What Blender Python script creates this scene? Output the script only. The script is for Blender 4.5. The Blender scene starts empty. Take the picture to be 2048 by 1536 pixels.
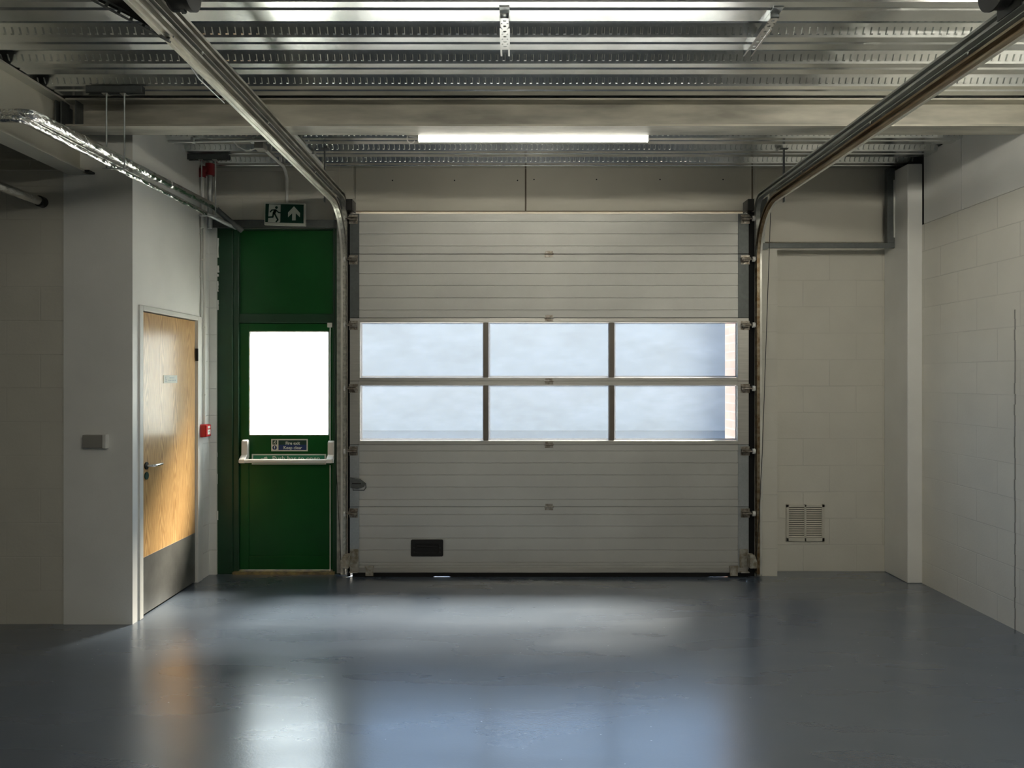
import bpy, bmesh, math, random
from mathutils import Vector, Matrix
random.seed(7)
R = math.radians
SC = bpy.context.scene
COL = SC.collection

# ------------------------------------------------------------------ camera, sky, sun, exposure
F, CX, CY, H = 1500.0, 1024.0, 757.0, 1.64
def PX(px, Y): return (px - CX) * Y / F          # picture column -> metres at distance Y
def PZ(py, Y): return H - (py - CY) * Y / F      # picture row -> height at distance Y

cam_d = bpy.data.cameras.new('camera')
cam = bpy.data.objects.new('camera', cam_d); COL.objects.link(cam)
cam.location = (0, 0, H); cam.rotation_euler = (R(90), 0, 0)
cam_d.sensor_width = 36; cam_d.lens = F / 2048 * 36
cam_d.shift_y = -11 / 2048
cam_d.clip_start = 0.05; cam_d.clip_end = 200
SC.camera = cam
SC.view_settings.view_transform = 'Standard'
SC.view_settings.look = 'None'
SC.view_settings.gamma = 1
SC.view_settings.use_curve_mapping = False
SC.view_settings.exposure = 1.3
SC.cycles.use_denoising = True
SC.cycles.max_bounces = 10
SC.cycles.diffuse_bounces = 6
SC.cycles.transparent_max_bounces = 12
SC.cycles.caustics_reflective = False
SC.cycles.sample_clamp_indirect = 6

world = bpy.data.worlds.new('sky'); SC.world = world
world.use_nodes = True
wn, wl = world.node_tree.nodes, world.node_tree.links
wn.clear()
wo = wn.new('ShaderNodeOutputWorld'); bg = wn.new('ShaderNodeBackground')
tc = wn.new('ShaderNodeTexCoord'); sx = wn.new('ShaderNodeSeparateXYZ'); cr = wn.new('ShaderNodeValToRGB')
wl.new(tc.outputs['Generated'], sx.inputs[0]); wl.new(sx.outputs['Z'], cr.inputs[0])
wl.new(cr.outputs[0], bg.inputs[0]); wl.new(bg.outputs[0], wo.inputs[0])
cr.color_ramp.elements[0].position = 0.0; cr.color_ramp.elements[0].color = (0.66, 0.80, 1.0, 1)
cr.color_ramp.elements[1].position = 1.0; cr.color_ramp.elements[1].color = (0.22, 0.40, 0.80, 1)
e = cr.color_ramp.elements.new(0.25); e.color = (0.48, 0.70, 1.05, 1)
e = cr.color_ramp.elements.new(0.55); e.color = (0.40, 0.62, 1.0, 1)
SKY_STRENGTH = 3.2
bg.inputs[1].default_value = SKY_STRENGTH

def sun(name, energy, color, angle):
    l = bpy.data.lights.new(name, 'SUN'); l.energy = energy; l.color = color; l.angle = angle
    o = bpy.data.objects.new(name, l); COL.objects.link(o)
    d = Vector((-0.58 * math.cos(R(51)), -0.815 * math.cos(R(51)), -math.sin(R(51))))
    o.rotation_euler = d.to_track_quat('-Z', 'Y').to_euler()
    return o
sun('sun', 37.0, (1.0, 0.87, 0.72), R(20))

def portal(name, x0, x1, z0, z1, y):
    l = bpy.data.lights.new(name, 'AREA'); l.shape = 'RECTANGLE'; l.size = x1 - x0; l.size_y = z1 - z0
    l.cycles.is_portal = True
    o = bpy.data.objects.new(name, l); COL.objects.link(o)
    o.location = ((x0 + x1) / 2, y, (z0 + z1) / 2); o.rotation_euler = (R(-90), 0, 0)
portal('sky_portal', -1.27, 1.87, 1.11, 2.12, 6.30)
portal('sky_portal', -2.24, -1.52, 1.15, 2.06, 6.40)

TUBE_STRENGTH = 6.0        # the batten in view
FILL_TUBE_STRENGTH = 42.0   # unseen battens added to fill the room with light

# ------------------------------------------------------------------ materials
def newmat(name):
    m = bpy.data.materials.new(name); m.use_nodes = True
    n, l = m.node_tree.nodes, m.node_tree.links
    b = n['Principled BSDF']
    return m, n, l, b
def N(n, t, **kw):
    x = n.new(t)
    for k, v in kw.items():
        if hasattr(x, k) and k not in x.inputs: setattr(x, k, v)
        else: x.inputs[k].default_value = v
    return x
def col(c): return (c[0], c[1], c[2], 1)
def mixc(n, l, fac, a, b):
    m = n.new('ShaderNodeMix'); m.data_type = 'RGBA'
    for sock, v in ((0, fac), (6, a), (7, b)):
        if hasattr(v, 'is_linked'): l.new(v, m.inputs[sock])
        else: m.inputs[sock].default_value = v if sock == 0 else col(v)
    return m.outputs[2]

def plain(name, c, rough=0.5, metal=0.0, spec=0.5, var=0.0, vs=6, bump=0.0, bs=60, coat=0.0, stretch=None, c2=None):
    m, n, l, b = newmat(name)
    b.inputs['Base Color'].default_value = col(c)
    b.inputs['Roughness'].default_value = rough
    b.inputs['Metallic'].default_value = metal
    b.inputs['Specular IOR Level'].default_value = spec
    b.inputs['Coat Weight'].default_value = coat
    t = n.new('ShaderNodeTexCoord'); mp = n.new('ShaderNodeMapping'); l.new(t.outputs['Object'], mp.inputs[0])
    if stretch: mp.inputs['Scale'].default_value = stretch
    if var > 0 or c2:
        ns = N(n, 'ShaderNodeTexNoise', Scale=vs, Detail=5.0); l.new(mp.outputs[0], ns.inputs[0])
        rp = n.new('ShaderNodeValToRGB'); l.new(ns.outputs[0], rp.inputs[0])
        rp.color_ramp.elements[0].position = 0.35; rp.color_ramp.elements[1].position = 0.68
        lo = c2 if c2 else [x * (1 - var) for x in c]
        rp.color_ramp.elements[0].color = col(lo); rp.color_ramp.elements[1].color = col([min(1, x * (1 + var * .5)) for x in c])
        l.new(rp.outputs[0], b.inputs['Base Color'])
    if bump > 0:
        nb = N(n, 'ShaderNodeTexNoise', Scale=bs, Detail=3.0); l.new(mp.outputs[0], nb.inputs[0])
        bp = N(n, 'ShaderNodeBump', Strength=bump, Distance=0.01); l.new(nb.outputs[0], bp.inputs['Height'])
        l.new(bp.outputs[0], b.inputs['Normal'])
    return m

def galvanised(name, c, rough, spangle=0.25, scale=38, metal=0.85, bump=0.05):
    m, n, l, b = newmat(name)
    t = n.new('ShaderNodeTexCoord')
    v = N(n, 'ShaderNodeTexNoise', Scale=scale, Detail=2.0); l.new(t.outputs['Object'], v.inputs[0])
    ns = N(n, 'ShaderNodeTexNoise', Scale=2.2, Detail=4.0); l.new(t.outputs['Object'], ns.inputs[0])
    bw = n.new('ShaderNodeRGBToBW'); l.new(v.outputs['Color'], bw.inputs[0])
    c1 = mixc(n, l, bw.outputs[0], [x * (1 - spangle) for x in c], [min(1, x * (1 + spangle)) for x in c])
    rp = n.new('ShaderNodeValToRGB'); l.new(ns.outputs[0], rp.inputs[0])
    rp.color_ramp.elements[0].position = .3; rp.color_ramp.elements[1].position = .7
    rp.color_ramp.elements[0].color = (.72, .74, .74, 1); rp.color_ramp.elements[1].color = (1, 1, 1, 1)
    mm = n.new('ShaderNodeMix'); mm.data_type = 'RGBA'; mm.blend_type = 'MULTIPLY'; mm.inputs[0].default_value = 1
    l.new(c1, mm.inputs[6]); l.new(rp.outputs[0], mm.inputs[7]); l.new(mm.outputs[2], b.inputs['Base Color'])
    mr = N(n, 'ShaderNodeMapRange'); mr.inputs['To Min'].default_value = rough - .04; mr.inputs['To Max'].default_value = rough + .07
    l.new(bw.outputs[0], mr.inputs[0]); l.new(mr.outputs[0], b.inputs['Roughness'])
    b.inputs['Metallic'].default_value = metal
    bp = N(n, 'ShaderNodeBump', Strength=bump, Distance=0.005); l.new(bw.outputs[0], bp.inputs['Height']); l.new(bp.outputs[0], b.inputs['Normal'])
    return m

def blockwork(name, axis, c, joint=0.86, off=(0, 0), bumpy=0.5, strength=1.0):
    """painted blockwork: axis = the world axis that runs along the wall"""
    m, n, l, b = newmat(name)
    t = n.new('ShaderNodeTexCoord'); s = n.new('ShaderNodeSeparateXYZ'); cb = n.new('ShaderNodeCombineXYZ')
    l.new(t.outputs['Object'], s.inputs[0])
    ax = N(n, 'ShaderNodeMath', operation='ADD'); ax.inputs[1].default_value = off[0]
    az = N(n, 'ShaderNodeMath', operation='ADD'); az.inputs[1].default_value = off[1]
    l.new(s.outputs[axis], ax.inputs[0]); l.new(s.outputs['Z'], az.inputs[0])
    l.new(ax.outputs[0], cb.inputs[0]); l.new(az.outputs[0], cb.inputs[1])
    br = n.new('ShaderNodeTexBrick'); l.new(cb.outputs[0], br.inputs[0])
    br.inputs['Scale'].default_value = 1; br.inputs['Brick Width'].default_value = .45; br.inputs['Row Height'].default_value = .225
    br.inputs['Mortar Size'].default_value = .004; br.inputs['Mortar Smooth'].default_value = .6
    br.inputs['Color1'].default_value = (1, 1, 1, 1); br.inputs['Color2'].default_value = (.97, .97, .965, 1); br.inputs['Mortar'].default_value = (joint, joint, joint, 1)
    ns = N(n, 'ShaderNodeTexNoise', Scale=3.0, Detail=6.0); l.new(t.outputs['Object'], ns.inputs[0])
    # joints fade in and out under the paint
    nf = N(n, 'ShaderNodeTexNoise', Scale=1.1, Detail=2.0); l.new(t.outputs['Object'], nf.inputs[0])
    fr = N(n, 'ShaderNodeMapRange'); fr.inputs['From Min'].default_value = .42; fr.inputs['From Max'].default_value = .62
    fr.inputs['To Min'].default_value = .25 * strength; fr.inputs['To Max'].default_value = strength; l.new(nf.outputs[0], fr.inputs[0])
    jm = mixc(n, l, fr.outputs[0], (1, 1, 1), br.outputs['Color'])
    rp = n.new('ShaderNodeValToRGB'); l.new(ns.outputs[0], rp.inputs[0])
    rp.color_ramp.elements[0].position = .3; rp.color_ramp.elements[1].position = .7
    rp.color_ramp.elements[0].color = col([x * .93 for x in c]); rp.color_ramp.elements[1].color = col(c)
    mm = n.new('ShaderNodeMix'); mm.data_type = 'RGBA'; mm.blend_type = 'MULTIPLY'; mm.inputs[0].default_value = 1
    l.new(rp.outputs[0], mm.inputs[6]); l.new(jm, mm.inputs[7]); l.new(mm.outputs[2], b.inputs['Base Color'])
    nb = N(n, 'ShaderNodeTexNoise', Scale=70, Detail=4.0); l.new(t.outputs['Object'], nb.inputs[0])
    hh = N(n, 'ShaderNodeMath', operation='MULTIPLY'); l.new(br.outputs['Fac'], hh.inputs[0]); hh.inputs[1].default_value = -1.2
    h2 = N(n, 'ShaderNodeMath', operation='MULTIPLY'); l.new(hh.outputs[0], h2.inputs[0]); l.new(fr.outputs[0], h2.inputs[1])
    h3 = N(n, 'ShaderNodeMath', operation='ADD'); l.new(h2.outputs[0], h3.inputs[0])
    h4 = N(n, 'ShaderNodeMath', operation='MULTIPLY'); l.new(nb.outputs[0], h4.inputs[0]); h4.inputs[1].default_value = .35
    l.new(h4.outputs[0], h3.inputs[1])
    bp = N(n, 'ShaderNodeBump', Strength=bumpy, Distance=0.004); l.new(h3.outputs[0], bp.inputs['Height']); l.new(bp.outputs[0], b.inputs['Normal'])
    b.inputs['Roughness'].default_value = .6; b.inputs['Specular IOR Level'].default_value = .3
    return m

WHITE = (.66, .64, .56)
M = {}
M['wall_x'] = blockwork('painted blockwork along x', 'X', WHITE)
M['wall_y'] = blockwork('painted blockwork along y', 'Y', (.82, .80, .72), off=(.1, .045))
M['wall_yc'] = blockwork('rough painted blockwork', 'Y', (.76, .77, .74), joint=.8, bumpy=.9, off=(.05, .02))
M['plaster'] = plain('smooth painted plaster', (.84, .84, .80), .42, var=.04, vs=3, bump=.06, bs=80, spec=.5)
M['panel_paint'] = plain('painted lining panel', (.60, .575, .49), .5, var=.06, vs=2, bump=.05, bs=20, spec=.35)
M['cream'] = plain('cream painted steel', (.62, .60, .50), .45, var=.05, vs=3, spec=.4)
M['beam'] = plain('weathered grey beam paint', (.52, .50, .42), .45, var=.4, vs=3.0, stretch=(.6, 3, 3), spec=.4)
M['deck'] = galvanised('galvanised decking', (.88, .90, .88), .22, .12, 60, metal=.95, bump=.012)
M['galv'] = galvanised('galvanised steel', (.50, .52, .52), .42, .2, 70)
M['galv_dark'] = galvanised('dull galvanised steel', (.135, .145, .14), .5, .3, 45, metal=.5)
M['track'] = plain('oily track steel', (.58, .57, .50), .36, metal=.75, var=.35, vs=7, stretch=(6, 1, 6), bump=.03)
M['track_rust'] = plain('rust stained track steel', (.34, .29, .20), .42, metal=.75, c2=(.16, .10, .045), vs=5, stretch=(6, .7, 6), bump=.05)
M['track_grey'] = plain('grey track steel', (.40, .41, .37), .5, metal=.45, var=.25, vs=5, stretch=(5, .7, 5))
M['alu'] = plain('brushed aluminium', (.50, .49, .45), .42, metal=.75, var=.1, vs=20, stretch=(.3, 1, 8))
M['alu_bright'] = plain('bright steel', (.75, .75, .73), .25, metal=1)
M['door_panel'] = plain('stucco embossed door skin', (.52, .52, .485), .36, metal=.4, var=.08, vs=1.8, bump=.25, bs=260, spec=.5)
M['dark_bronze'] = plain('dark bronze mullion', (.16, .14, .115), .45, metal=.4, var=.1)
M['black'] = plain('black plastic', (.010, .010, .010), .6, spec=.3)
M['black_metal'] = plain('black painted metal', (.02, .02, .018), .45, metal=.4)
M['rubber'] = plain('black rubber', (.01, .01, .01), .7, spec=.2)
M['green'] = plain('green painted door', (.005, .080, .015), .34, var=.2, vs=2.2, bump=.04, bs=40, spec=.3)
M['green_frame'] = plain('green painted frame', (.006, .048, .018), .4, var=.25, vs=3, bump=.06, bs=30, spec=.5)
M['white_pl'] = plain('white plastic', (.70, .70, .66), .4, var=.05)
M['grey_pl'] = plain('grey plastic', (.30, .29, .26), .5, var=.05)
M['sign_white'] = plain('sign border', (.66, .68, .60), .5)
M['sign_green'] = plain('sign green', (.005, .055, .032), .45, spec=.3)
M['sign_green_l'] = plain('sign light green', (.018, .22, .105), .45)
M['sign_blue'] = plain('sign blue', (.012, .035, .14), .45)
M['sign_dark'] = plain('sign dark green', (.006, .04, .028), .45)
M['sign_text'] = plain('sign lettering', (.72, .78, .70), .5)
M['sign_grey'] = plain('sign grey print', (.40, .45, .45), .5)
M['red'] = plain('red plastic', (.50, .02, .025), .35)
M['red_paint'] = plain('red paint', (.30, .012, .018), .45, var=.3)
M['foil'] = None
M['old_white'] = plain('dirty white metal', (.46, .45, .40), .5, metal=.2, c2=(.20, .17, .11), vs=30)
M['copper_dirty'] = plain('weathered threshold', (.42, .34, .14), .5, metal=.5, c2=(.18, .15, .09), vs=20)
M['hinge'] = plain('zinc hinge', (.40, .38, .33), .45, metal=.8, c2=(.16, .13, .10), vs=40)
M['edge_steel'] = plain('worn steel edge', (.74, .73, .66), .34, metal=.55, var=.15, vs=8)
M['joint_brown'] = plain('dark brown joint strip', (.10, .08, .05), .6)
M['conduit'] = plain('white conduit', (.72, .72, .67), .4)
M['concrete'] = plain('yard concrete', (.50, .50, .47), .9, var=.1, vs=2)
M['asphalt'] = plain('yard asphalt', (.15, .142, .135), .9, var=.06, vs=2)
M['facade'] = plain('pale facade cladding', (.285, .275, .26), .8, var=.04, vs=1)
M['plinth'] = plain('warm render plinth', (.37, .335, .30), .85, var=.04, vs=1)
M['steel_plate'] = plain('brushed kick plate', (.40, .40, .38), .45, metal=.85, c2=(.22, .22, .21), vs=3, bump=.02, stretch=(1, 1, 1))
M['gasket'] = None

# crinkled foil
m, n, l, b = newmat('crinkled foil lagging')
b.inputs['Base Color'].default_value = (.80, .80, .78, 1); b.inputs['Metallic'].default_value = 1; b.inputs['Roughness'].default_value = .16
t = n.new('ShaderNodeTexCoord'); mp = n.new('ShaderNodeMapping'); mp.inputs['Scale'].default_value = (1, .45, 1); l.new(t.outputs['Object'], mp.inputs[0])
v = N(n, 'ShaderNodeTexVoronoi', Scale=42); v.feature = 'SMOOTH_F1'; l.new(mp.outputs[0], v.inputs[0])
ns = N(n, 'ShaderNodeTexNoise', Scale=30, Detail=4.0, Distortion=1.5); l.new(mp.outputs[0], ns.inputs[0])
ad = N(n, 'ShaderNodeMath', operation='ADD'); l.new(v.outputs['Distance'], ad.inputs[0]); l.new(ns.outputs[0], ad.inputs[1])
bp = N(n, 'ShaderNodeBump', Strength=.55, Distance=0.012); l.new(ad.outputs[0], bp.inputs['Height']); l.new(bp.outputs[0], b.inputs['Normal'])
M['foil'] = m

# translucent gasket strip round the panes
m, n, l, b = newmat('white glazing strip')
tr = n.new('ShaderNodeBsdfTranslucent'); tr.inputs[0].default_value = (.22, .23, .24, 1)
df = n.new('ShaderNodeBsdfDiffuse'); df.inputs[0].default_value = (.8, .8, .8, 1)
mx = n.new('ShaderNodeMixShader'); mx.inputs[0].default_value = .25
l.new(tr.outputs[0], mx.inputs[1]); l.new(df.outputs[0], mx.inputs[2]); l.new(mx.outputs[0], n['Material Output'].inputs[0])
M['gasket'] = m

def pane_mat(name, tint, clear, haze, smear=True):
    """hazed acrylic: part see-through, part light-scattering, with cleaning smears"""
    m, n, l, b = newmat(name)
    n.remove(b)
    tp = n.new('ShaderNodeBsdfTransparent'); tp.inputs[0].default_value = col(tint)
    tl = n.new('ShaderNodeBsdfTranslucent'); tl.inputs[0].default_value = col(haze)
    gl = n.new('ShaderNodeBsdfGlossy'); gl.inputs['Roughness'].default_value = .2; gl.inputs[0].default_value = (.8, .8, .8, 1)
    m1 = n.new('ShaderNodeMixShader'); m2 = n.new('ShaderNodeMixShader')
    t = n.new('ShaderNodeTexCoord'); mp = n.new('ShaderNodeMapping'); mp.inputs['Scale'].default_value = (1.2, 1, 3.0); mp.inputs['Rotation'].default_value = (0, R(35), 0)
    l.new(t.outputs['Object'], mp.inputs[0])
    ns = N(n, 'ShaderNodeTexNoise', Scale=2.5, Detail=7.0); ns.inputs['Roughness'].default_value = .6; l.new(mp.outputs[0], ns.inputs[0])
    mr = n.new('ShaderNodeMapRange'); mr.inputs['From Min'].default_value = .3; mr.inputs['From Max'].default_value = .75
    mr.inputs['To Min'].default_value = 1 - clear - .04; mr.inputs['To Max'].default_value = 1 - clear + .09
    l.new(ns.outputs[0], mr.inputs[0]); l.new(mr.outputs[0], m1.inputs[0])
    l.new(tp.outputs[0], m1.inputs[1]); l.new(tl.outputs[0], m1.inputs[2])
    m2.inputs[0].default_value = .05
    l.new(m1.outputs[0], m2.inputs[1]); l.new(gl.outputs[0], m2.inputs[2]); l.new(m2.outputs[0], n['Material Output'].inputs[0])
    return m
M['pane'] = pane_mat('hazed acrylic pane', (.92, .95, .96), .60, (.045, .052, .056))
M['pane_door'] = pane_mat('frosted door glass', (.97, .99, .98), .55, (.36, .40, .39))

# emissive diffuser
m, n, l, b = newmat('lit diffuser')
em = n.new('ShaderNodeEmission'); em.inputs[0].default_value = (1.0, .95, .83, 1); em.inputs[1].default_value = TUBE_STRENGTH
l.new(em.outputs[0], n['Material Output'].inputs[0]); n.remove(b)
M['lamp'] = m
m2_ = m.copy(); m2_.name = 'lit diffuser over the open floor'  # separate strength for the added fill battens
[x for x in m2_.node_tree.nodes if x.type == 'EMISSION'][0].inputs[1].default_value = FILL_TUBE_STRENGTH
M['lamp_room'] = m2_

# floor paint
m, n, l, b = newmat('grey floor paint')
t = n.new('ShaderNodeTexCoord')
n1 = N(n, 'ShaderNodeTexNoise', Scale=.9, Detail=6.0); l.new(t.outputs['Object'], n1.inputs[0])
rp = n.new('ShaderNodeValToRGB'); l.new(n1.outputs[0], rp.inputs[0])
rp.color_ramp.elements[0].position = .3; rp.color_ramp.elements[1].position = .72
rp.color_ramp.elements[0].color = (.074, .096, .130, 1); rp.color_ramp.elements[1].color = (.090, .116, .152, 1)
# scattered pale chips
vf = N(n, 'ShaderNodeTexVoronoi', Scale=11); mpc = n.new('ShaderNodeMapping'); mpc.inputs['Rotation'].default_value = (0, 0, R(35)); mpc.inputs['Scale'].default_value = (1, 2.6, 1)
l.new(t.outputs['Object'], mpc.inputs[0]); l.new(mpc.outputs[0], vf.inputs[0])
lt = N(n, 'ShaderNodeMath', operation='LESS_THAN'); l.new(vf.outputs['Distance'], lt.inputs[0]); lt.inputs[1].default_value = .045
bw = n.new('ShaderNodeSeparateColor'); l.new(vf.outputs['Color'], bw.inputs[0])
g2 = N(n, 'ShaderNodeMath', operation='GREATER_THAN'); l.new(bw.outputs[0], g2.inputs[0]); g2.inputs[1].default_value = .8
mu = N(n, 'ShaderNodeMath', operation='MULTIPLY'); l.new(lt.outputs[0], mu.inputs[0]); l.new(g2.outputs[0], mu.inputs[1])
c1 = mixc(n, l, mu.outputs[0], rp.outputs[0], (.62, .66, .70)); l.new(c1, b.inputs['Base Color'])
# roller strokes and scuffs in the gloss
mps = n.new('ShaderNodeMapping'); mps.inputs['Scale'].default_value = (.7, 2.4, 1); mps.inputs['Rotation'].default_value = (0, 0, R(12)); l.new(t.outputs['Object'], mps.inputs[0])
n2 = N(n, 'ShaderNodeTexNoise', Scale=1.5, Detail=6.0, Distortion=.2); n2.inputs['Roughness'].default_value = .5; l.new(mps.outputs[0], n2.inputs[0])
mr = n.new('ShaderNodeMapRange'); mr.inputs['From Min'].default_value = .15; mr.inputs['From Max'].default_value = .85; mr.clamp = False
mr.inputs['To Min'].default_value = .20; mr.inputs['To Max'].default_value = .38
l.new(n2.outputs[0], mr.inputs[0]); l.new(mr.outputs[0], b.inputs['Roughness'])
b.inputs['Specular IOR Level'].default_value = .9; b.inputs['IOR'].default_value = 1.6
b.inputs['Coat Weight'].default_value = .6; b.inputs['Coat Roughness'].default_value = .2; b.inputs['Coat IOR'].default_value = 1.7
n3 = N(n, 'ShaderNodeTexNoise', Scale=85, Detail=3.0); l.new(t.outputs['Object'], n3.inputs[0])
n4 = N(n, 'ShaderNodeTexNoise', Scale=9, Detail=3.0); l.new(mps.outputs[0], n4.inputs[0])
a4 = N(n, 'ShaderNodeMath', operation='MULTIPLY_ADD'); l.new(n4.outputs[0], a4.inputs[0]); a4.inputs[1].default_value = .8; l.new(n3.outputs[0], a4.inputs[2])
bp = N(n, 'ShaderNodeBump', Strength=.08, Distance=.004); l.new(a4.outputs[0], bp.inputs['Height']); l.new(bp.outputs[0], b.inputs['Normal']); l.new(bp.outputs[0], b.inputs['Coat Normal'])
M['floor'] = m

# oak veneer: cathedral figure running up the leaf
m, n, l, b = newmat('oak veneer')
t = n.new('ShaderNodeTexCoord'); s = n.new('ShaderNodeSeparateXYZ'); l.new(t.outputs['Object'], s.inputs[0])
yy = N(n, 'ShaderNodeMath', operation='MULTIPLY'); l.new(s.outputs['Y'], yy.inputs[0]); yy.inputs[1].default_value = 4.6
fr = N(n, 'ShaderNodeMath', operation='PINGPONG'); l.new(yy.outputs[0], fr.inputs[0]); fr.inputs[1].default_value = .5
sq = N(n, 'ShaderNodeMath', operation='POWER'); l.new(fr.outputs[0], sq.inputs[0]); sq.inputs[1].default_value = 1.6
nz = N(n, 'ShaderNodeTexNoise', Scale=2.0, Detail=5.0); mpn = n.new('ShaderNodeMapping'); mpn.inputs['Scale'].default_value = (1, 3.5, .55); l.new(t.outputs['Object'], mpn.inputs[0]); l.new(mpn.outputs[0], nz.inputs[0])
zz = N(n, 'ShaderNodeMath', operation='MULTIPLY'); l.new(s.outputs['Z'], zz.inputs[0]); zz.inputs[1].default_value = .55
a1 = N(n, 'ShaderNodeMath', operation='MULTIPLY_ADD'); l.new(sq.outputs[0], a1.inputs[0]); a1.inputs[1].default_value = 2.6; l.new(zz.outputs[0], a1.inputs[2])
a2 = N(n, 'ShaderNodeMath', operation='MULTIPLY_ADD'); l.new(nz.outputs[0], a2.inputs[0]); a2.inputs[1].default_value = 1.1; l.new(a1.outputs[0], a2.inputs[2])
a3 = N(n, 'ShaderNodeMath', operation='MULTIPLY'); l.new(a2.outputs[0], a3.inputs[0]); a3.inputs[1].default_value = 58
si = N(n, 'ShaderNodeMath', operation='SINE'); l.new(a3.outputs[0], si.inputs[0])
fi = N(n, 'ShaderNodeTexNoise', Scale=8, Detail=4.0); mpf = n.new('ShaderNodeMapping'); mpf.inputs['Scale'].default_value = (10, 26, .8); l.new(t.outputs['Object'], mpf.inputs[0]); l.new(mpf.outputs[0], fi.inputs[0])
a5 = N(n, 'ShaderNodeMath', operation='MULTIPLY_ADD'); l.new(si.outputs[0], a5.inputs[0]); a5.inputs[1].default_value = .22; l.new(fi.outputs[0], a5.inputs[2])
rp = n.new('ShaderNodeValToRGB'); l.new(a5.outputs[0], rp.inputs[0])
rp.color_ramp.elements[0].position = .22; rp.color_ramp.elements[0].color = (.38, .205, .075, 1)
rp.color_ramp.elements[1].position = .72; rp.color_ramp.elements[1].color = (.66, .42, .185, 1)
l.new(rp.outputs[0], b.inputs['Base Color']); b.inputs['Roughness'].default_value = .38
b.inputs['Coat Weight'].default_value = .6; b.inputs['Coat Roughness'].default_value = .17
M['oak'] = m

# outside brick
m, n, l, b = newmat('orange brick')
t = n.new('ShaderNodeTexCoord'); s = n.new('ShaderNodeSeparateXYZ'); cb = n.new('ShaderNodeCombineXYZ'); l.new(t.outputs['Object'], s.inputs[0])
sa = N(n, 'ShaderNodeMath', operation='ADD'); l.new(s.outputs['X'], sa.inputs[0]); l.new(s.outputs['Y'], sa.inputs[1])
l.new(sa.outputs[0], cb.inputs[0]); l.new(s.outputs['Z'], cb.inputs[1])
br = n.new('ShaderNodeTexBrick'); l.new(cb.outputs[0], br.inputs[0]); br.inputs['Scale'].default_value = 1
br.inputs['Brick Width'].default_value = .225; br.inputs['Row Height'].default_value = .075; br.inputs['Mortar Size'].default_value = .006
br.inputs['Color1'].default_value = (.80, .52, .40, 1); br.inputs['Color2'].default_value = (.86, .58, .45, 1); br.inputs['Mortar'].default_value = (.8, .68, .60, 1)
l.new(br.outputs['Color'], b.inputs['Base Color']); b.inputs['Roughness'].default_value = .9
M['brick'] = m

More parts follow.
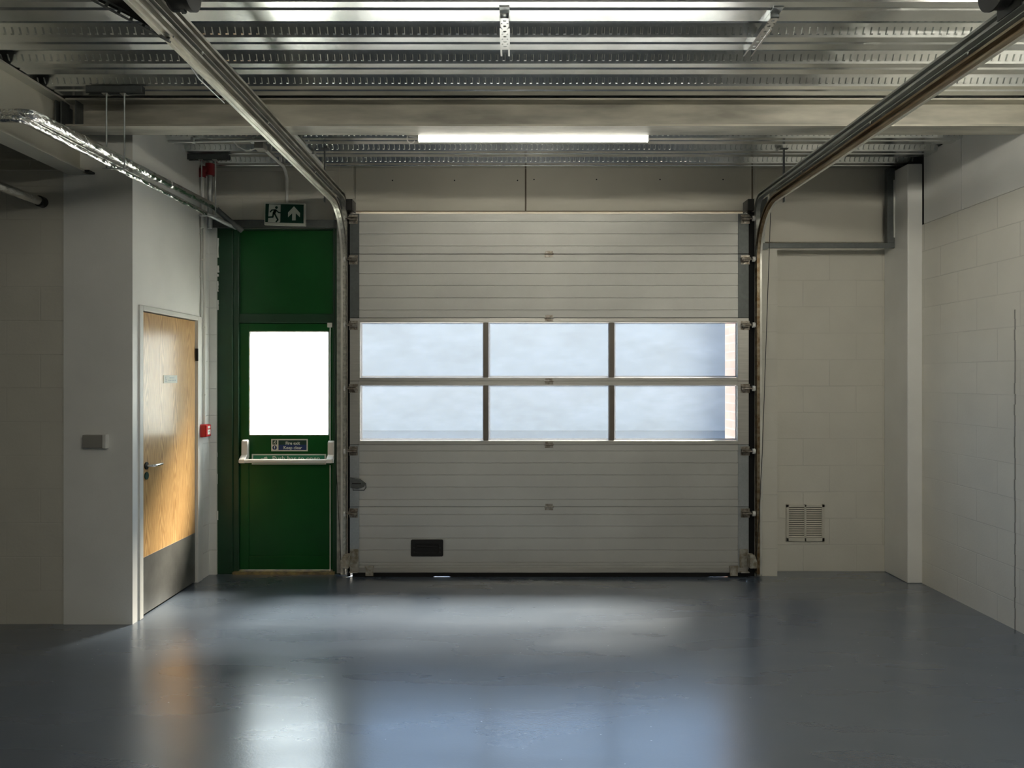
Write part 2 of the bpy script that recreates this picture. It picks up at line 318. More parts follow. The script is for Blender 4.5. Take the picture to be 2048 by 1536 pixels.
# ------------------------------------------------------------------ mesh helpers
class MB:
    def __init__(s): s.v = []; s.f = []; s.mi = []; s.cur = 0; s.log = []
    def add(s, vs, fs):
        o = len(s.v); s.log.append((len(s.v), len(s.f))); s.v += [tuple(v) for v in vs]; s.f += [tuple(i + o for i in f) for f in fs]; s.mi += [s.cur] * len(fs)
        return s
    def box(s, x0, x1, y0, y1, z0, z1):
        if x0 > x1: x0, x1 = x1, x0
        if y0 > y1: y0, y1 = y1, y0
        if z0 > z1: z0, z1 = z1, z0
        vs = [(x, y, z) for x in (x0, x1) for y in (y0, y1) for z in (z0, z1)]
        return s.add(vs, [(0, 1, 3, 2), (4, 6, 7, 5), (0, 4, 5, 1), (2, 3, 7, 6), (0, 2, 6, 4), (1, 5, 7, 3)])
    def cyl(s, a, b, r, seg=14, r2=None, cap=True):
        a, b = Vector(a), Vector(b); d = (b - a).normalized(); r2 = r if r2 is None else r2
        u = d.orthogonal().normalized(); w = d.cross(u)
        vs = []
        for p, rr in ((a, r), (b, r2)):
            for i in range(seg):
                t = 2 * math.pi * i / seg; vs.append(p + (u * math.cos(t) + w * math.sin(t)) * rr)
        fs = [(i, (i + 1) % seg, seg + (i + 1) % seg, seg + i) for i in range(seg)]
        if cap: fs += [tuple(reversed(range(seg))), tuple(range(seg, 2 * seg))]
        return s.add(vs, fs)
    def tube(s, pts, r, seg=10):
        pts = [Vector(p) for p in pts]; vs = []; u = None
        for i, p in enumerate(pts):
            d = (pts[min(i + 1, len(pts) - 1)] - pts[max(i - 1, 0)]).normalized()
            if u is None: u = d.orthogonal().normalized()
            u = (u - d * u.dot(d)).normalized(); w = d.cross(u)
            for k in range(seg):
                t = 2 * math.pi * k / seg; vs.append(p + (u * math.cos(t) + w * math.sin(t)) * r)
        fs = []
        for i in range(len(pts) - 1):
            for k in range(seg):
                fs.append((i * seg + k, i * seg + (k + 1) % seg, (i + 1) * seg + (k + 1) % seg, (i + 1) * seg + k))
        fs += [tuple(reversed(range(seg))), tuple(range((len(pts) - 1) * seg, len(pts) * seg))]
        return s.add(vs, fs)
    def prism(s, poly, axis, a0, a1):
        """poly of 2D points extruded along an axis: X -> (y,z), Y -> (x,z), Z -> (x,y)"""
        def P(p, a):
            return {'X': (a, p[0], p[1]), 'Y': (p[0], a, p[1]), 'Z': (p[0], p[1], a)}[axis]
        k = len(poly); vs = [P(p, a0) for p in poly] + [P(p, a1) for p in poly]
        fs = [(i, (i + 1) % k, k + (i + 1) % k, k + i) for i in range(k)] + [tuple(reversed(range(k))), tuple(range(k, 2 * k))]
        return s.add(vs, fs)
    def sweep(s, prof, path):
        """closed profile of (x, n) swept along a path of (y, z); n is measured along the path's in-plane normal"""
        k = len(prof); vs = []
        for i, p in enumerate(path):
            q0 = path[max(i - 1, 0)]; q1 = path[min(i + 1, len(path) - 1)]
            dy, dz = q1[0] - q0[0], q1[1] - q0[1]; L = math.hypot(dy, dz); ny, nz = -dz / L, dy / L
            for (x, nn) in prof: vs.append((x, p[0] + ny * nn, p[1] + nz * nn))
        fs = []
        for i in range(len(path) - 1):
            for j in range(k): fs.append((i * k + j, i * k + (j + 1) % k, (i + 1) * k + (j + 1) % k, (i + 1) * k + j))
        fs += [tuple(reversed(range(k))), tuple(range((len(path) - 1) * k, len(path) * k))]
        return s.add(vs, fs)
    def each(s, name, mat, parent=None, n=1, **kw):
        """one object for every n pieces added"""
        out = []
        for i in range(0, len(s.log), n):
            v0, f0 = s.log[i]; v1, f1 = s.log[i + n] if i + n < len(s.log) else (len(s.v), len(s.f))
            q = MB(); q.add(s.v[v0:v1], [tuple(k - v0 for k in f) for f in s.f[f0:f1]]); out.append(q.build(name, mat, parent, **kw))
        return out
    def build(s, name, mat, parent=None, bevel=0, smooth=False, mats=None):
        me = bpy.data.meshes.new(name); me.from_pydata(s.v, [], s.f)
        bm = bmesh.new(); bm.from_mesh(me); bmesh.ops.recalc_face_normals(bm, faces=bm.faces); bm.to_mesh(me); bm.free()
        for mm_ in (mats or [mat]): me.materials.append(mm_)
        if mats: me.polygons.foreach_set('material_index', s.mi)
        if smooth: me.polygons.foreach_set('use_smooth', [True] * len(me.polygons))
        o = bpy.data.objects.new(name, me); COL.objects.link(o)
        if parent:
            o.parent = parent
            o.matrix_parent_inverse = parent.matrix_world.inverted() if parent.type == 'EMPTY' else Matrix()
        if bevel:
            bv = o.modifiers.new('bevel', 'BEVEL'); bv.width = bevel; bv.segments = 2; bv.limit_method = 'ANGLE'
        if smooth:
            es = o.modifiers.new('edges', 'EDGE_SPLIT'); es.split_angle = R(40)
        return o

def tag(o, label=None, cat=None, group=None, kind=None):
    if label: o['label'] = label
    if cat: o['category'] = cat
    if group: o['group'] = group
    if kind: o['kind'] = kind
    return o
def empty(name, loc, label=None, cat=None, group=None, kind=None):
    o = bpy.data.objects.new(name, None); COL.objects.link(o); o.empty_display_size = .1
    o.location = loc; bpy.context.view_layer.update()
    return tag(o, label, cat, group, kind)
def struct(name, mb, mat, label=None, cat=None, **kw):
    return tag(mb.build(name, mat, **kw), label, cat, kind='structure')

def text_mesh(name, s, size, mat, loc, parent, rot=(R(90), 0, 0), bold=0.0, align='CENTER'):
    cu = bpy.data.curves.new(name, 'FONT'); cu.body = s; cu.size = size; cu.align_x = align; cu.align_y = 'CENTER'
    cu.offset = bold; cu.extrude = .0006; cu.resolution_u = 3
    tmp = bpy.data.objects.new(name + '_tmp', cu); COL.objects.link(tmp)
    bpy.context.view_layer.update()
    me = bpy.data.meshes.new_from_object(tmp.evaluated_get(bpy.context.evaluated_depsgraph_get()))
    bpy.data.objects.remove(tmp); bpy.data.curves.remove(cu)
    me.name = name; me.materials.clear(); me.materials.append(mat)
    mw = Matrix.Translation(loc) @ (Matrix.Rotation(rot[2], 4, 'Z') @ Matrix.Rotation(rot[0], 4, 'X'))
    me.transform(mw)
    o = bpy.data.objects.new(name, me); COL.objects.link(o); o.parent = parent
    o.matrix_parent_inverse = parent.matrix_world.inverted()
    return o

def hole_plate(mb, x0, x1, y0, y1, z, n, r, thick=.003, seg=12):
    """strip in the XY plane with n round holes along Y"""
    cell = (y1 - y0) / n; cx = (x0 + x1) / 2
    for i in range(n):
        ya, yb = y0 + i * cell, y0 + (i + 1) * cell; cy = (ya + yb) / 2
        outer = []; inner = []
        for k in range(seg):
            t = 2 * math.pi * (k + .5) / seg; c, s_ = math.cos(t), math.sin(t)
            sc_ = min((x1 - x0) / 2 / max(abs(c), 1e-6), cell / 2 / max(abs(s_), 1e-6))
            outer.append((cx + c * sc_, cy + s_ * sc_)); inner.append((cx + c * r, cy + s_ * r))
        # square the corners
        for zz_ in (z, z + thick):
            vs = [(p[0], p[1], zz_) for p in outer] + [(p[0], p[1], zz_) for p in inner]
            mb.add(vs, [(k, (k + 1) % seg, seg + (k + 1) % seg, seg + k) for k in range(seg)])
        vs = [(p[0], p[1], z) for p in inner] + [(p[0], p[1], z + thick) for p in inner]
        mb.add(vs, [(k, (k + 1) % seg, seg + (k + 1) % seg, seg + k) for k in range(seg)])

# ------------------------------------------------------------------ room shell
XL, XR, YB, YD = -2.53, 3.285, -7.0, 6.2
ZC = 3.40                                   # underside of the decking ribs
mb = MB(); mb.box(-6.2, 3.6, YB - .2, 6.42, -.12, 0)
struct('floor', mb, M['floor'], 'glossy blue grey painted concrete floor', 'floor')

# outside yard, seen hazily through the panes
mb = MB(); mb.box(-30, 30, 6.43, 14, -.2, -.02)
struct('ground_outside', mb, M['concrete'], 'pale concrete apron outside the big door', 'ground')
mb = MB(); mb.box(-30, 30, 14, 60, -.2, -.03)
struct('road_outside', mb, M['asphalt'], 'dark asphalt yard beyond the concrete apron', 'ground')
mb = MB(); mb.box(-24, 26, 24, 40, -.02, 6.4); mb.box(-24, 26, 23.7, 24, 6.1, 6.5)
struct('building_outside', mb, M['facade'], 'pale clad building across the yard, blurred behind the panes', 'building')
mb = MB(); mb.box(-24, 26, 23.85, 24, -.02, 1.62)
struct('plinth_outside', mb, M['plinth'], 'warm white rendered base of the building across the yard', 'building')
mb = MB(); mb.box(1.92, 2.2, 6.42, 6.76, -.02, 3.4)
struct('wall_outside', mb, M['brick'], 'orange brick pier outside at the right of the big door', 'wall')

# left partition, with the oak door opening
DY0, DY1, DZ = 5.08, 6.125, 2.14
mb = MB()
mb.box(-6.2, XL - .10, 5.02, 6.42, 0, 3.5)
mb.box(XL - .10, XL, 5.02, DY0, 0, 3.5); mb.box(XL - .10, XL, DY0, DY1, DZ, 3.5)
mb.box(-2.99, XL, 5.0, 5.02, 0, 3.5)
struct('wall_left', mb, M['plaster'], 'white plastered partition wall with the oak door', 'wall')
mb = MB(); mb.box(-6.2, -2.99, 5.008, 5.02, 0, 3.5)
struct('wall_front_left', mb, M['wall_x'], 'painted block wall facing the room, left of the oak door', 'wall')
mb = MB(); mb.box(XL - .10, XL, DY1, 6.42, 0, 3.5); mb.box(XL, PX(433, 6.27), 6.27, 6.42, 0, 3.0)
struct('wall_corner_left', mb, M['wall_yc'], 'rough painted block jamb between oak door and green door', 'wall')

# back wall
GX0, GX1 = PX(433, 6.27), -1.42              # green door opening
OX0, OX1 = -1.33, 1.955                      # sectional door opening
mb = MB()
mb.box(XL, -1.44, 6.27, 6.42, 2.965, 3.5)                # above the lintel
mb.box(GX1, OX0, 6.27, 6.40, 0, 3.05)                    # narrow pier between the doors
mb.box(XL, -1.44, 6.302, 6.42, 2.90, 2.965)
mb.box(-1.44, OX0, 6.285, 6.42, 3.05, 3.5)
mb.box(OX0, OX1, 6.295, 6.40, 2.98, 3.5)                 # head of the sectional door
mb.box(OX1, 2.055, 6.24, 6.40, 0, 3.02); mb.box(OX1, 2.055, 6.296, 6.40, 3.02, 3.5)
mb.box(2.03, 2.20, 6.22, 6.42, 0, PZ(498, 6.22))         # shallow pilaster
mb.box(2.055, 3.6, 6.38, 6.45, 0, 3.5)
struct('wall_back', mb, M['wall_x'], 'painted block wall around the two exterior doors', 'wall')
mb = MB(); mb.box(2.02, 3.166, 6.30, 6.38, PZ(486, 6.3) + .01, 3.42)
struct('wall_back_upper', mb, M['panel_paint'], 'smooth painted panel in the upper right alcove', 'wall')

# lining panels over the sectional door
t = empty('lining_panel', (-.6, 6.29, 3.03), 'wide cream lining panel over the door, the one nearer the exit sign', 'panel', 'lining panels above the sectional door')
MB().box(-1.31, PX(1049.5, 6.28), 6.28, 6.294, PZ(423, 6.28), 3.42).build('board', M['panel_paint'], t, bevel=.002)
sb = MB()
for px in (785, 909, 1035): sb.cyl((PX(px, 6.28), 6.281, PZ(361, 6.28)), (PX(px, 6.28), 6.277, PZ(361, 6.28)), .006, 8)
sb.each('screw', M['black_metal'], t)
MB().box(PX(1049.7, 6.28), PX(1052.8, 6.28), 6.283, 6.2938, PZ(423, 6.28), 3.40).build('edge_strip', M['joint_brown'], t)  # dark strip stands in for the shadow inside the panel joint
MB().box(-1.31, 2.0, 6.262, 6.2795, PZ(424.5, 6.28), PZ(422.5, 6.28)).build('bottom_trim', M['joint_brown'], t)
t = empty('lining_panel', (1.0, 6.29, 3.03), 'wide cream lining panel over the door, on the air grille side', 'panel', 'lining panels above the sectional door')
MB().box(PX(1053, 6.28), PX(1503, 6.28), 6.28, 6.294, PZ(423, 6.28), 3.42).build('board', M['panel_paint'], t, bevel=.002)
sb = MB()
for px in (1068, 1193, 1320, 1446): sb.cyl((PX(px, 6.28), 6.281, PZ(359, 6.28)), (PX(px, 6.28), 6.277, PZ(359, 6.28)), .006, 8)
sb.each('screw', M['black_metal'], t)

MB().box(PX(1503.2, 6.28), PX(1506, 6.28), 6.283, 6.2938, PZ(400, 6.28), 3.40).build('edge_strip', M['joint_brown'], t)  # shadow of the end joint, put in as a dark strip
# right wall: block below, lining panels above
mb = MB(); mb.box(XR, 3.6, YB, 6.42, 0, 2.87)
struct('wall_right', mb, M['wall_y'], 'long painted block side wall', 'wall')
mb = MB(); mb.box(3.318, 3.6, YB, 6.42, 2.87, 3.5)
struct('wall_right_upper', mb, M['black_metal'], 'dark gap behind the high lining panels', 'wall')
edges_ = [5.998, 5.495, 4.30, 3.10, 1.90, .70, -.5]
for i in range(len(edges_) - 1):
    if i > 2: break
    o = MB().box(3.293, 3.3175, edges_[i + 1] + .006, edges_[i] - (.0 if i == 0 else .0), 2.876, 3.43).build('wall_lining_panel', M['plaster'], bevel=.002)
    tag(o, ['narrow white lining panel high on the side wall, against the pillar', 'wide white lining panel high on the side wall, next to the narrow one',
            'white lining panel high on the side wall, nearest the camera'][i], 'panel', 'lining panels high on the side wall', 'thing')
mb = MB(); mb.box(3.293, 3.3175, -7, 3.094, 2.876, 3.43)
struct('trim_1', mb, M['plaster'], 'remaining white lining above the side wall', 'panel')
mb = MB()
zz_ = 0.0
while zz_ < 2.08:
    zn = min(zz_ + .07, 2.09); oy = random.uniform(-.004, .004); mb.box(XR - .003, XR + .001, 4.893 + oy, 4.902 + oy, zz_, zn); zz_ = zn
struct('trim_2', mb, M['grey_pl'], 'ragged grey movement joint up the side wall', 'joint')
# pillar
mb = MB(); mb.box(3.166, XR, 6.0, 6.38, 0, 3.36)
struct('pillar', mb, M['plaster'], 'white square pillar in the corner by the side wall', 'pillar', bevel=.008)
# room behind the camera
mb = MB(); mb.box(-6.2, 3.6, YB - .2, YB, 0, 3.5)
struct('wall_rear', mb, M['wall_x'], 'painted block wall behind the camera', 'wall')
mb = MB(); mb.box(-6.2, -6.0, YB, 5.0, 0, 3.5)
struct('wall_far_left', mb, M['wall_y'], 'painted block wall far off to the side', 'wall')

# ------------------------------------------------------------------ ceiling decking
P0, PITCH, FL, WB, DH = 3.87, .323, .146, .03, .06
prof = []
ks = list(range(-34, 9))
for k in ks:
    y = P0 + k * PITCH
    y0 = y if k != -1 else 3.505
    prof += [(y0 - WB, ZC + DH), (y0, ZC), (y0 + .052, ZC), (y0 + .058, ZC + .009), (y0 + .074, ZC + .009), (y0 + .080, ZC), (y + FL, ZC), (y + FL + WB, ZC + DH)]
prof = [p for p in prof if p[0] < 6.44]
top = [(prof[-1][0], ZC + .1), (prof[0][0], ZC + .1)]
mb = MB()
poly = prof + top
k_ = len(poly)
vs = [(-6.2, p[0], p[1]) for p in poly] + [(3.6, p[0], p[1]) for p in poly]
mb.add(vs, [(i, (i + 1) % k_, k_ + (i + 1) % k_, k_ + i) for i in range(k_)])
# pressed web embossments
for k in ks:
    y = P0 + k * PITCH
    if y < 2.8 or y > 6.4 or k == -1: continue
    x = -3.6
    while x < 3.3:
        dx = .008
        b0 = (y - WB * .72, ZC + DH * .72); b1 = (y - WB * .18, ZC + DH * .18)
        nx = (-.9, -.45)
        o_ = [(b0[0] + nx[0] * .0, b0[1]), (b1[0], b1[1])]
        off_ = .008
        vs = [(x - dx, b0[0], b0[1]), (x + dx, b0[0], b0[1]), (x + dx, b1[0], b1[1]), (x - dx, b1[0], b1[1]),
              (x - dx * .6, b0[0] - off_ * .9, b0[1] - off_ * .45), (x + dx * .6, b0[0] - off_ * .9, b0[1] - off_ * .45),
              (x + dx * .6, b1[0] - off_ * 1.3, b1[1] + off_ * .35), (x - dx * .6, b1[0] - off_ * 1.3, b1[1] + off_ * .35)]
        mb.add(vs, [(4, 5, 6, 7), (0, 1, 5, 4), (1, 2, 6, 5), (2, 3, 7, 6), (3, 0, 4, 7)])
        x += .0395
mb.box(-6.2, 3.6, YB - .2, 6.44, 3.505, 3.6)
me_ceiling = mb
o = MB.build(mb, 'ceiling', M['deck'])
tag(o, 'galvanised profiled steel decking with embossed webs', 'ceiling', kind='structure')

# ------------------------------------------------------------------ steel beams
def ibeam(mb, x0, x1, y0, y1, z0, z1, along, tf=.012, tw=.010):
    if along == 'X':
        c = (y0 + y1) / 2
        mb.box(x0, x1, y0, y1, z0, z0 + tf); mb.box(x0, x1, y0, y1, z1 - tf, z1); mb.box(x0, x1, c - tw / 2, c + tw / 2, z0 + tf, z1 - tf)
    else:
        c = (x0 + x1) / 2
        mb.box(x0, x1, y0, y1, z0, z0 + tf); mb.box(x0, x1, y0, y1, z1 - tf, z1); mb.box(c - tw / 2, c + tw / 2, y0, y1, z0 + tf, z1 - tf)
    return mb
t = empty('steel_beam', (.5, 4.78, 3.22), 'grey weathered steel beam crossing the room in front of the door', 'beam', kind='structure')
ibeam(MB(), -2.80, 3.3, 4.70, 4.872, 3.222, 3.398, 'X').build('beam_section', M['beam'], t)
mb = MB(); mb.box(-2.86, -2.852, 4.69, 4.88, 3.20, 3.39)
for xx in (-2.83, -2.74): mb.box(xx, xx + .008, 4.70, 4.785, 3.234, 3.386)
mb.build('end_plate', M['galv_dark'], t)
t = empty('steel_beam', (-2.885, 1, 3.0), 'cream painted steel beam running along the room into the block wall', 'beam', kind='structure')
ibeam(MB(), -2.96, -2.81, -6.9, 5.0, 3.0, 3.395, 'Y').build('beam_section', M['cream'], t)
MB().box(-2.83, -2.78, 4.93, 4.999, 3.0, 3.012).build('end_cleat', M['black_metal'], t)

# ------------------------------------------------------------------ lights
def batten(x0, x1, y, z, label, group='LED battens under the decking', cable=False, lamp='lamp_room'):
    t = empty('batten_light', ((x0 + x1) / 2, y, z), label, 'light', group)
    MB().box(x0 + .01, x1 - .01, y - .018, y + .018, z + .012, z + .034).build('housing', M['white_pl'], t, bevel=.003)
    mb = MB(); prof_ = [(y + .023 * math.cos(a), z + .012 + .036 * math.sin(a)) for a in [R(180 + i * 18) for i in range(11)]]
    mb.prism(prof_, 'X', x0 + .006, x1 - .006); mb.build('diffuser', M[lamp], t, smooth=True)
    mb = MB()
    for xx in (x0, x1 - .006): mb.box(xx, xx + .006, y - .022, y + .022, z - .022, z + .036)
    mb.each('end_cap', M['white_pl'], t)
    mb = MB()
    for xx in (x0 + .25, x1 - .25): mb.cyl((xx, y, z + .034), (xx, y, ZC + .005), .003, 6)
    mb.each('suspension_rod', M['galv'], t)
    if cable:
        pts = []
        for i in range(19):
            a = R(60 + i * 15); pts.append((x0 - .075 + .027 * math.cos(a) + .03, y, z + .0 + .032 * math.sin(a)))
        MB().tube(pts, .004, 8).build('cable_loop', M['conduit'], t, smooth=True)
        mb = MB(); mb.cyl((x0 - .058, y, z + .022), (x0 - .006, y, z + .016), .011, 10); mb.cyl((x0 - .075, y, z + .022), (x0 - .058, y, z + .022), .007, 8)
        mb.build('plug', M['white_pl'], t, smooth=True)
    return t
batten(PX(836, 4.94), PX(1297, 4.94), 4.94, PZ(277, 4.94), 'lit white LED batten with looped cable behind the cross beam', cable=True, lamp='lamp')
batten(-.55, .95, 1.7, 3.32, 'lit LED batten hung above and in front of the camera', 'LED battens over the open floor')  # this and the next three are out of view, added as fill light
batten(-.55, .95, -.6, 3.30, 'lit LED batten behind the camera', 'LED battens over the open floor')
batten(2.14, 3.2, 3.12, 3.32, 'lit LED batten near the side wall beyond the rust streaked track', 'LED battens over the open floor')  # added out of view to brighten the side walls
batten(-.55, .95, -4.2, 3.30, 'lit LED batten at the far end behind the camera', 'LED battens over the open floor', lamp='lamp')

# ------------------------------------------------------------------ sectional door (door_1)
door = empty('door_1', (.3, YD, 0), 'large grey sectional overhead door with two rows of hazed windows', 'door', kind='structure')
DXL, DXR = PX(700, YD), PX(1497, YD)
def dz(py): return PZ(py, YD)
def panel_profile(zt, zb, ribs):
    """front face outline in (y, z) with shallow V ribs, going down"""
    yf, yb = YD, YD + .04
    pts = [(yb, zt - .001), (yf + .004, zt - .001), (yf, zt - .005)]
    for z in ribs:
        pts += [(yf, z + .005), (yf + .005, z + .0025), (yf + .005, z - .001), (yf, z - .0035)]
    pts += [(yf, zb + .005), (yf + .004, zb + .001), (yb, zb + .001)]
    return pts
def end_caps(parent, zt, zb, mat):
    for x0, x1 in ((DXL, PX(718.5, YD)), (PX(1476, YD), DXR)):
        mb = MB(); mb.box(x0, x1, YD - .004, YD + .04, zb + .002, zt - .002)
        o = mb.build('end_cap', mat, parent)
def solid_panel(top_, bot_, ribs, label=None):
    p = MB().prism(panel_profile(dz(top_), dz(bot_), [dz(r) for r in ribs]), 'X', PX(718.5, YD), PX(1476, YD)).build('door_panel', M['door_panel'], door)
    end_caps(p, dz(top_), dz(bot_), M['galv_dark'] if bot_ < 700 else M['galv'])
    return p
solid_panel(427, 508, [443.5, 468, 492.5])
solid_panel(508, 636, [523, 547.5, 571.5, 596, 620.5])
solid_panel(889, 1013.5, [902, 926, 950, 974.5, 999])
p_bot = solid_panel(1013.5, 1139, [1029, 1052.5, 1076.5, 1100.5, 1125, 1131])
def window_panel(top_, bot_, g0, g1):
    """aluminium frame section with three panes"""
    xs = [(720, 967), (977, 1219), (1229, 1475)]
    mb = MB()
    y0, y1 = YD, YD + .042
    xa, xb = PX(718.5, YD), PX(1476, YD)
    mb.box(xa, xb, y0, y1, dz(g0), dz(top_) - .001); mb.box(xa, xb, y0, y1, dz(bot_) + .001, dz(g1))
    mb.box(xa, PX(720, YD), y0, y1, dz(g1), dz(g0)); mb.box(PX(1475, YD), xb, y0, y1, dz(g1), dz(g0))
    mb.box(xa, xb, y0 - .003, y0, dz(g0) + .004, dz(g0) + .009); mb.box(xa, xb, y0 - .003, y0, dz(g1) - .009, dz(g1) - .004)
    p = mb.build('door_panel', M['alu'], door, bevel=.0015); p['label'] = 'glazed aluminium door section'
    end_caps(p, dz(top_), dz(bot_), M['alu'])
    for a, b_ in ((967, 977), (1219, 1229)):
        mb = MB(); mb.box(PX(a + 1, YD), PX(b_ - 2.5, YD), YD + .002, YD + .04, dz(g1), dz(g0)); mb.box(PX(b_ - 2.5, YD), PX(b_, YD), YD + .01, YD + .04, dz(g1), dz(g0))
        mb.box(PX(a - .5, YD), PX(a + 1, YD), YD + .012, YD + .04, dz(g1), dz(g0))
        mb.build('mullion', M['dark_bronze'], p)
    for a, b_ in xs:
        x0, x1, z0, z1 = PX(a, YD), PX(b_, YD), dz(g1), dz(g0)
        q = MB().box(x0 + .0121, x1 - .0061, YD + .034, YD + .038, z0 + .0141, z1 - .0061).build('window_pane', M['pane'], p)
        mb = MB()
        mb.box(x0 + .001, x0 + .012, YD + .033, YD + .0395, z0 + .001, z1 - .001); mb.box(x1 - .006, x1 - .001, YD + .033, YD + .0395, z0 + .001, z1 - .001)
        mb.box(x0 + .012, x1 - .006, YD + .033, YD + .0395, z0 + .001, z0 + .014); mb.box(x0 + .012, x1 - .006, YD + .033, YD + .0395, z1 - .006, z1 - .001)
        mb.build('glazing_strip', M['gasket'], p)
    return p
wp1 = window_panel(636, 762, 645, 755)
wp2 = window_panel(762, 889, 771, 881)
# bottom rail and seal
mb = MB(); mb.box(DXL + .02, DXR - .02, YD - .004, YD + .045, dz(1145), dz(1139)); mb.box(DXL + .02, DXR - .02, YD - .010, YD - .004, dz(1144), dz(1135))
mb.build('bottom_rail', M['alu'], door)
mb = MB(); xa_ = DXL + .02
mb.prism([(xa_, .0005), (-.66, .0005), (-.64, .006), (-.52, .006), (-.50, .0005), (1.62, .0005), (1.64, .004), (1.78, .004), (1.80, .0005), (DXR, .0005), (DXR, dz(1145)), (xa_, dz(1145))], 'Y', YD - .0, YD + .03)
mb.build('bottom_seal', M['rubber'], door)
# tongues that close the joints between the sections
mb = MB()
for py in (508, 636, 762, 889, 1013.5): mb.box(DXL + .004, DXR - .004, YD + .008, YD + .032, dz(py) - .006, dz(py) + .006)
mb.each('joint_tongue', M['rubber'], door)
# centre hinges
for i, py in enumerate((508, 636, 762, 889, 1013.5)):
    x, z = PX(1098, YD), dz(py)
    mb = MB(); w = .034
    mb.box(x - w, x + w, YD - .005, YD, z - .028, z - .006); mb.box(x - w * .9, x + w * .9, YD - .005, YD, z + .006, z + .024)
    mb.cyl((x - w - .004, YD - .009, z), (x + w + .004, YD - .009, z), .0065, 10)
    for sx_ in (-1, 1):
        mb.cyl((x + sx_ * .024, YD - .004, z - .017), (x + sx_ * .024, YD - .009, z - .017), .004, 8)
        mb.cyl((x + sx_ * .024, YD - .004, z + .016), (x + sx_ * .024, YD - .009, z + .016), .004, 8)
    mb.build('hinge', M['hinge'], door)
# roller brackets at both edges
def roller_bracket(side, py, worn=False):
    x = PX(707, YD) if side < 0 else PX(1490, YD)
    z = dz(py); mb = MB(); w = .036
    mb.box(x - w, x + w, YD - .007, YD - .004, z - .045, z + .03)
    mb.box(x - w, x + w, YD - .045, YD - .007, z + .004, z + .008); mb.box(x - w * .8, x + w * .8, YD - .045, YD - .007, z - .022, z - .018)
    mb.prism([(YD - .007, z - .045), (YD - .045, z - .022), (YD - .045, z + .004), (YD - .007, z + .004)], 'X', x - side * .018 - .0015, x - side * .018 + .0015)
    mb.cyl((x - w - .0, YD - .035, z - .007), (x + w + .0, YD - .035, z - .007), .0085, 10)
    xo = x + side * .055
    mb.cyl((x, YD - .035, z - .007), (xo + side * .02, YD - .035, z - .007), .005, 8)
    br = mb.build('roller_bracket', M['hinge'], door)
    MB().cyl((xo - .004, YD - .035, z - .007), (xo + side * .016, YD - .035, z - .007), .022, 16).build('roller', M['white_pl'], br, smooth=True)
for py in (437, 518, 649, 775, 900, 1024):
    roller_bracket(-1, py); roller_bracket(1, py)
# side lock
x, z = PX(716, YD), dz(968)
lk = MB().prism([(x - .065, z + .055), (x + .02, z + .042), (x + .062, z + .012), (x + .055, z - .022), (x + .0, z - .04), (x - .06, z - .03)], 'Y', YD - .022, YD - .004).build('slide_lock', M['galv_dark'], door, bevel=.003)
MB().box(x - .045, x + .03, YD - .026, YD - .022, z + .002, z + .010).build('slot', M['black'], lk)
MB().tube([(x + .045, YD - .03, z + .012), (x + .072, YD - .05, z + .012), (x + .076, YD - .05, z - .02), (x + .06, YD - .05, z - .044), (x - .03, YD - .05, z - .044), (x - .035, YD - .03, z - .015)], .005, 8).build('pull_loop', M['galv_dark'], lk)
# recessed lift handle
x0, x1, z0, z1 = PX(822, YD), PX(886.5, YD), dz(1112.5), dz(1079)
def rrect(x0, x1, z0, z1, r, k=5):
    pts = []
    for cx_, cz_, a0 in ((x1 - r, z1 - r, 0), (x0 + r, z1 - r, 90), (x0 + r, z0 + r, 180), (x1 - r, z0 + r, 270)):
        for i in range(k): a = R(a0 + 90 * i / (k - 1)); pts.append((cx_ + r * math.cos(a), cz_ + r * math.sin(a)))
    return pts
hp = MB()
o_ = rrect(x0, x1, z0, z1, .012); i_ = rrect(x0 + .035, x1 - .035, z0 + .03, z1 - .035, .01)
k_ = len(o_)
ya, yb = YD - .012, YD + .001
hp.add([(p[0], ya, p[1]) for p in o_] + [(p[0], ya, p[1]) for p in i_] + [(p[0], yb, p[1]) for p in o_] + [(p[0], YD - .0015, p[1]) for p in i_],
       [(i, (i + 1) % k_, k_ + (i + 1) % k_, k_ + i) for i in range(k_)] + [(i, (i + 1) % k_, 2 * k_ + (i + 1) % k_, 2 * k_ + i) for i in range(k_)] +
       [(k_ + i, k_ + (i + 1) % k_, 3 * k_ + (i + 1) % k_, 3 * k_ + i) for i in range(k_)] + [tuple(range(3 * k_, 4 * k_))])
hd = hp.build('lift_handle', M['black'], door, bevel=.002)
MB().box(x0 + .05, x1 - .05, YD - .0105, YD - .002, (z0 + z1) / 2 + .006, (z0 + z1) / 2 + .018).build('grip', M['black'], hd, bevel=.003)
mb = MB()
for xx in (x0 + .026, x1 - .026):
    for zz_ in (z0 + .035, z0 + .07): mb.cyl((xx, YD - .012, zz_), (xx, YD - .015, zz_), .006, 10)
mb.each('screw', M['black_metal'], hd)
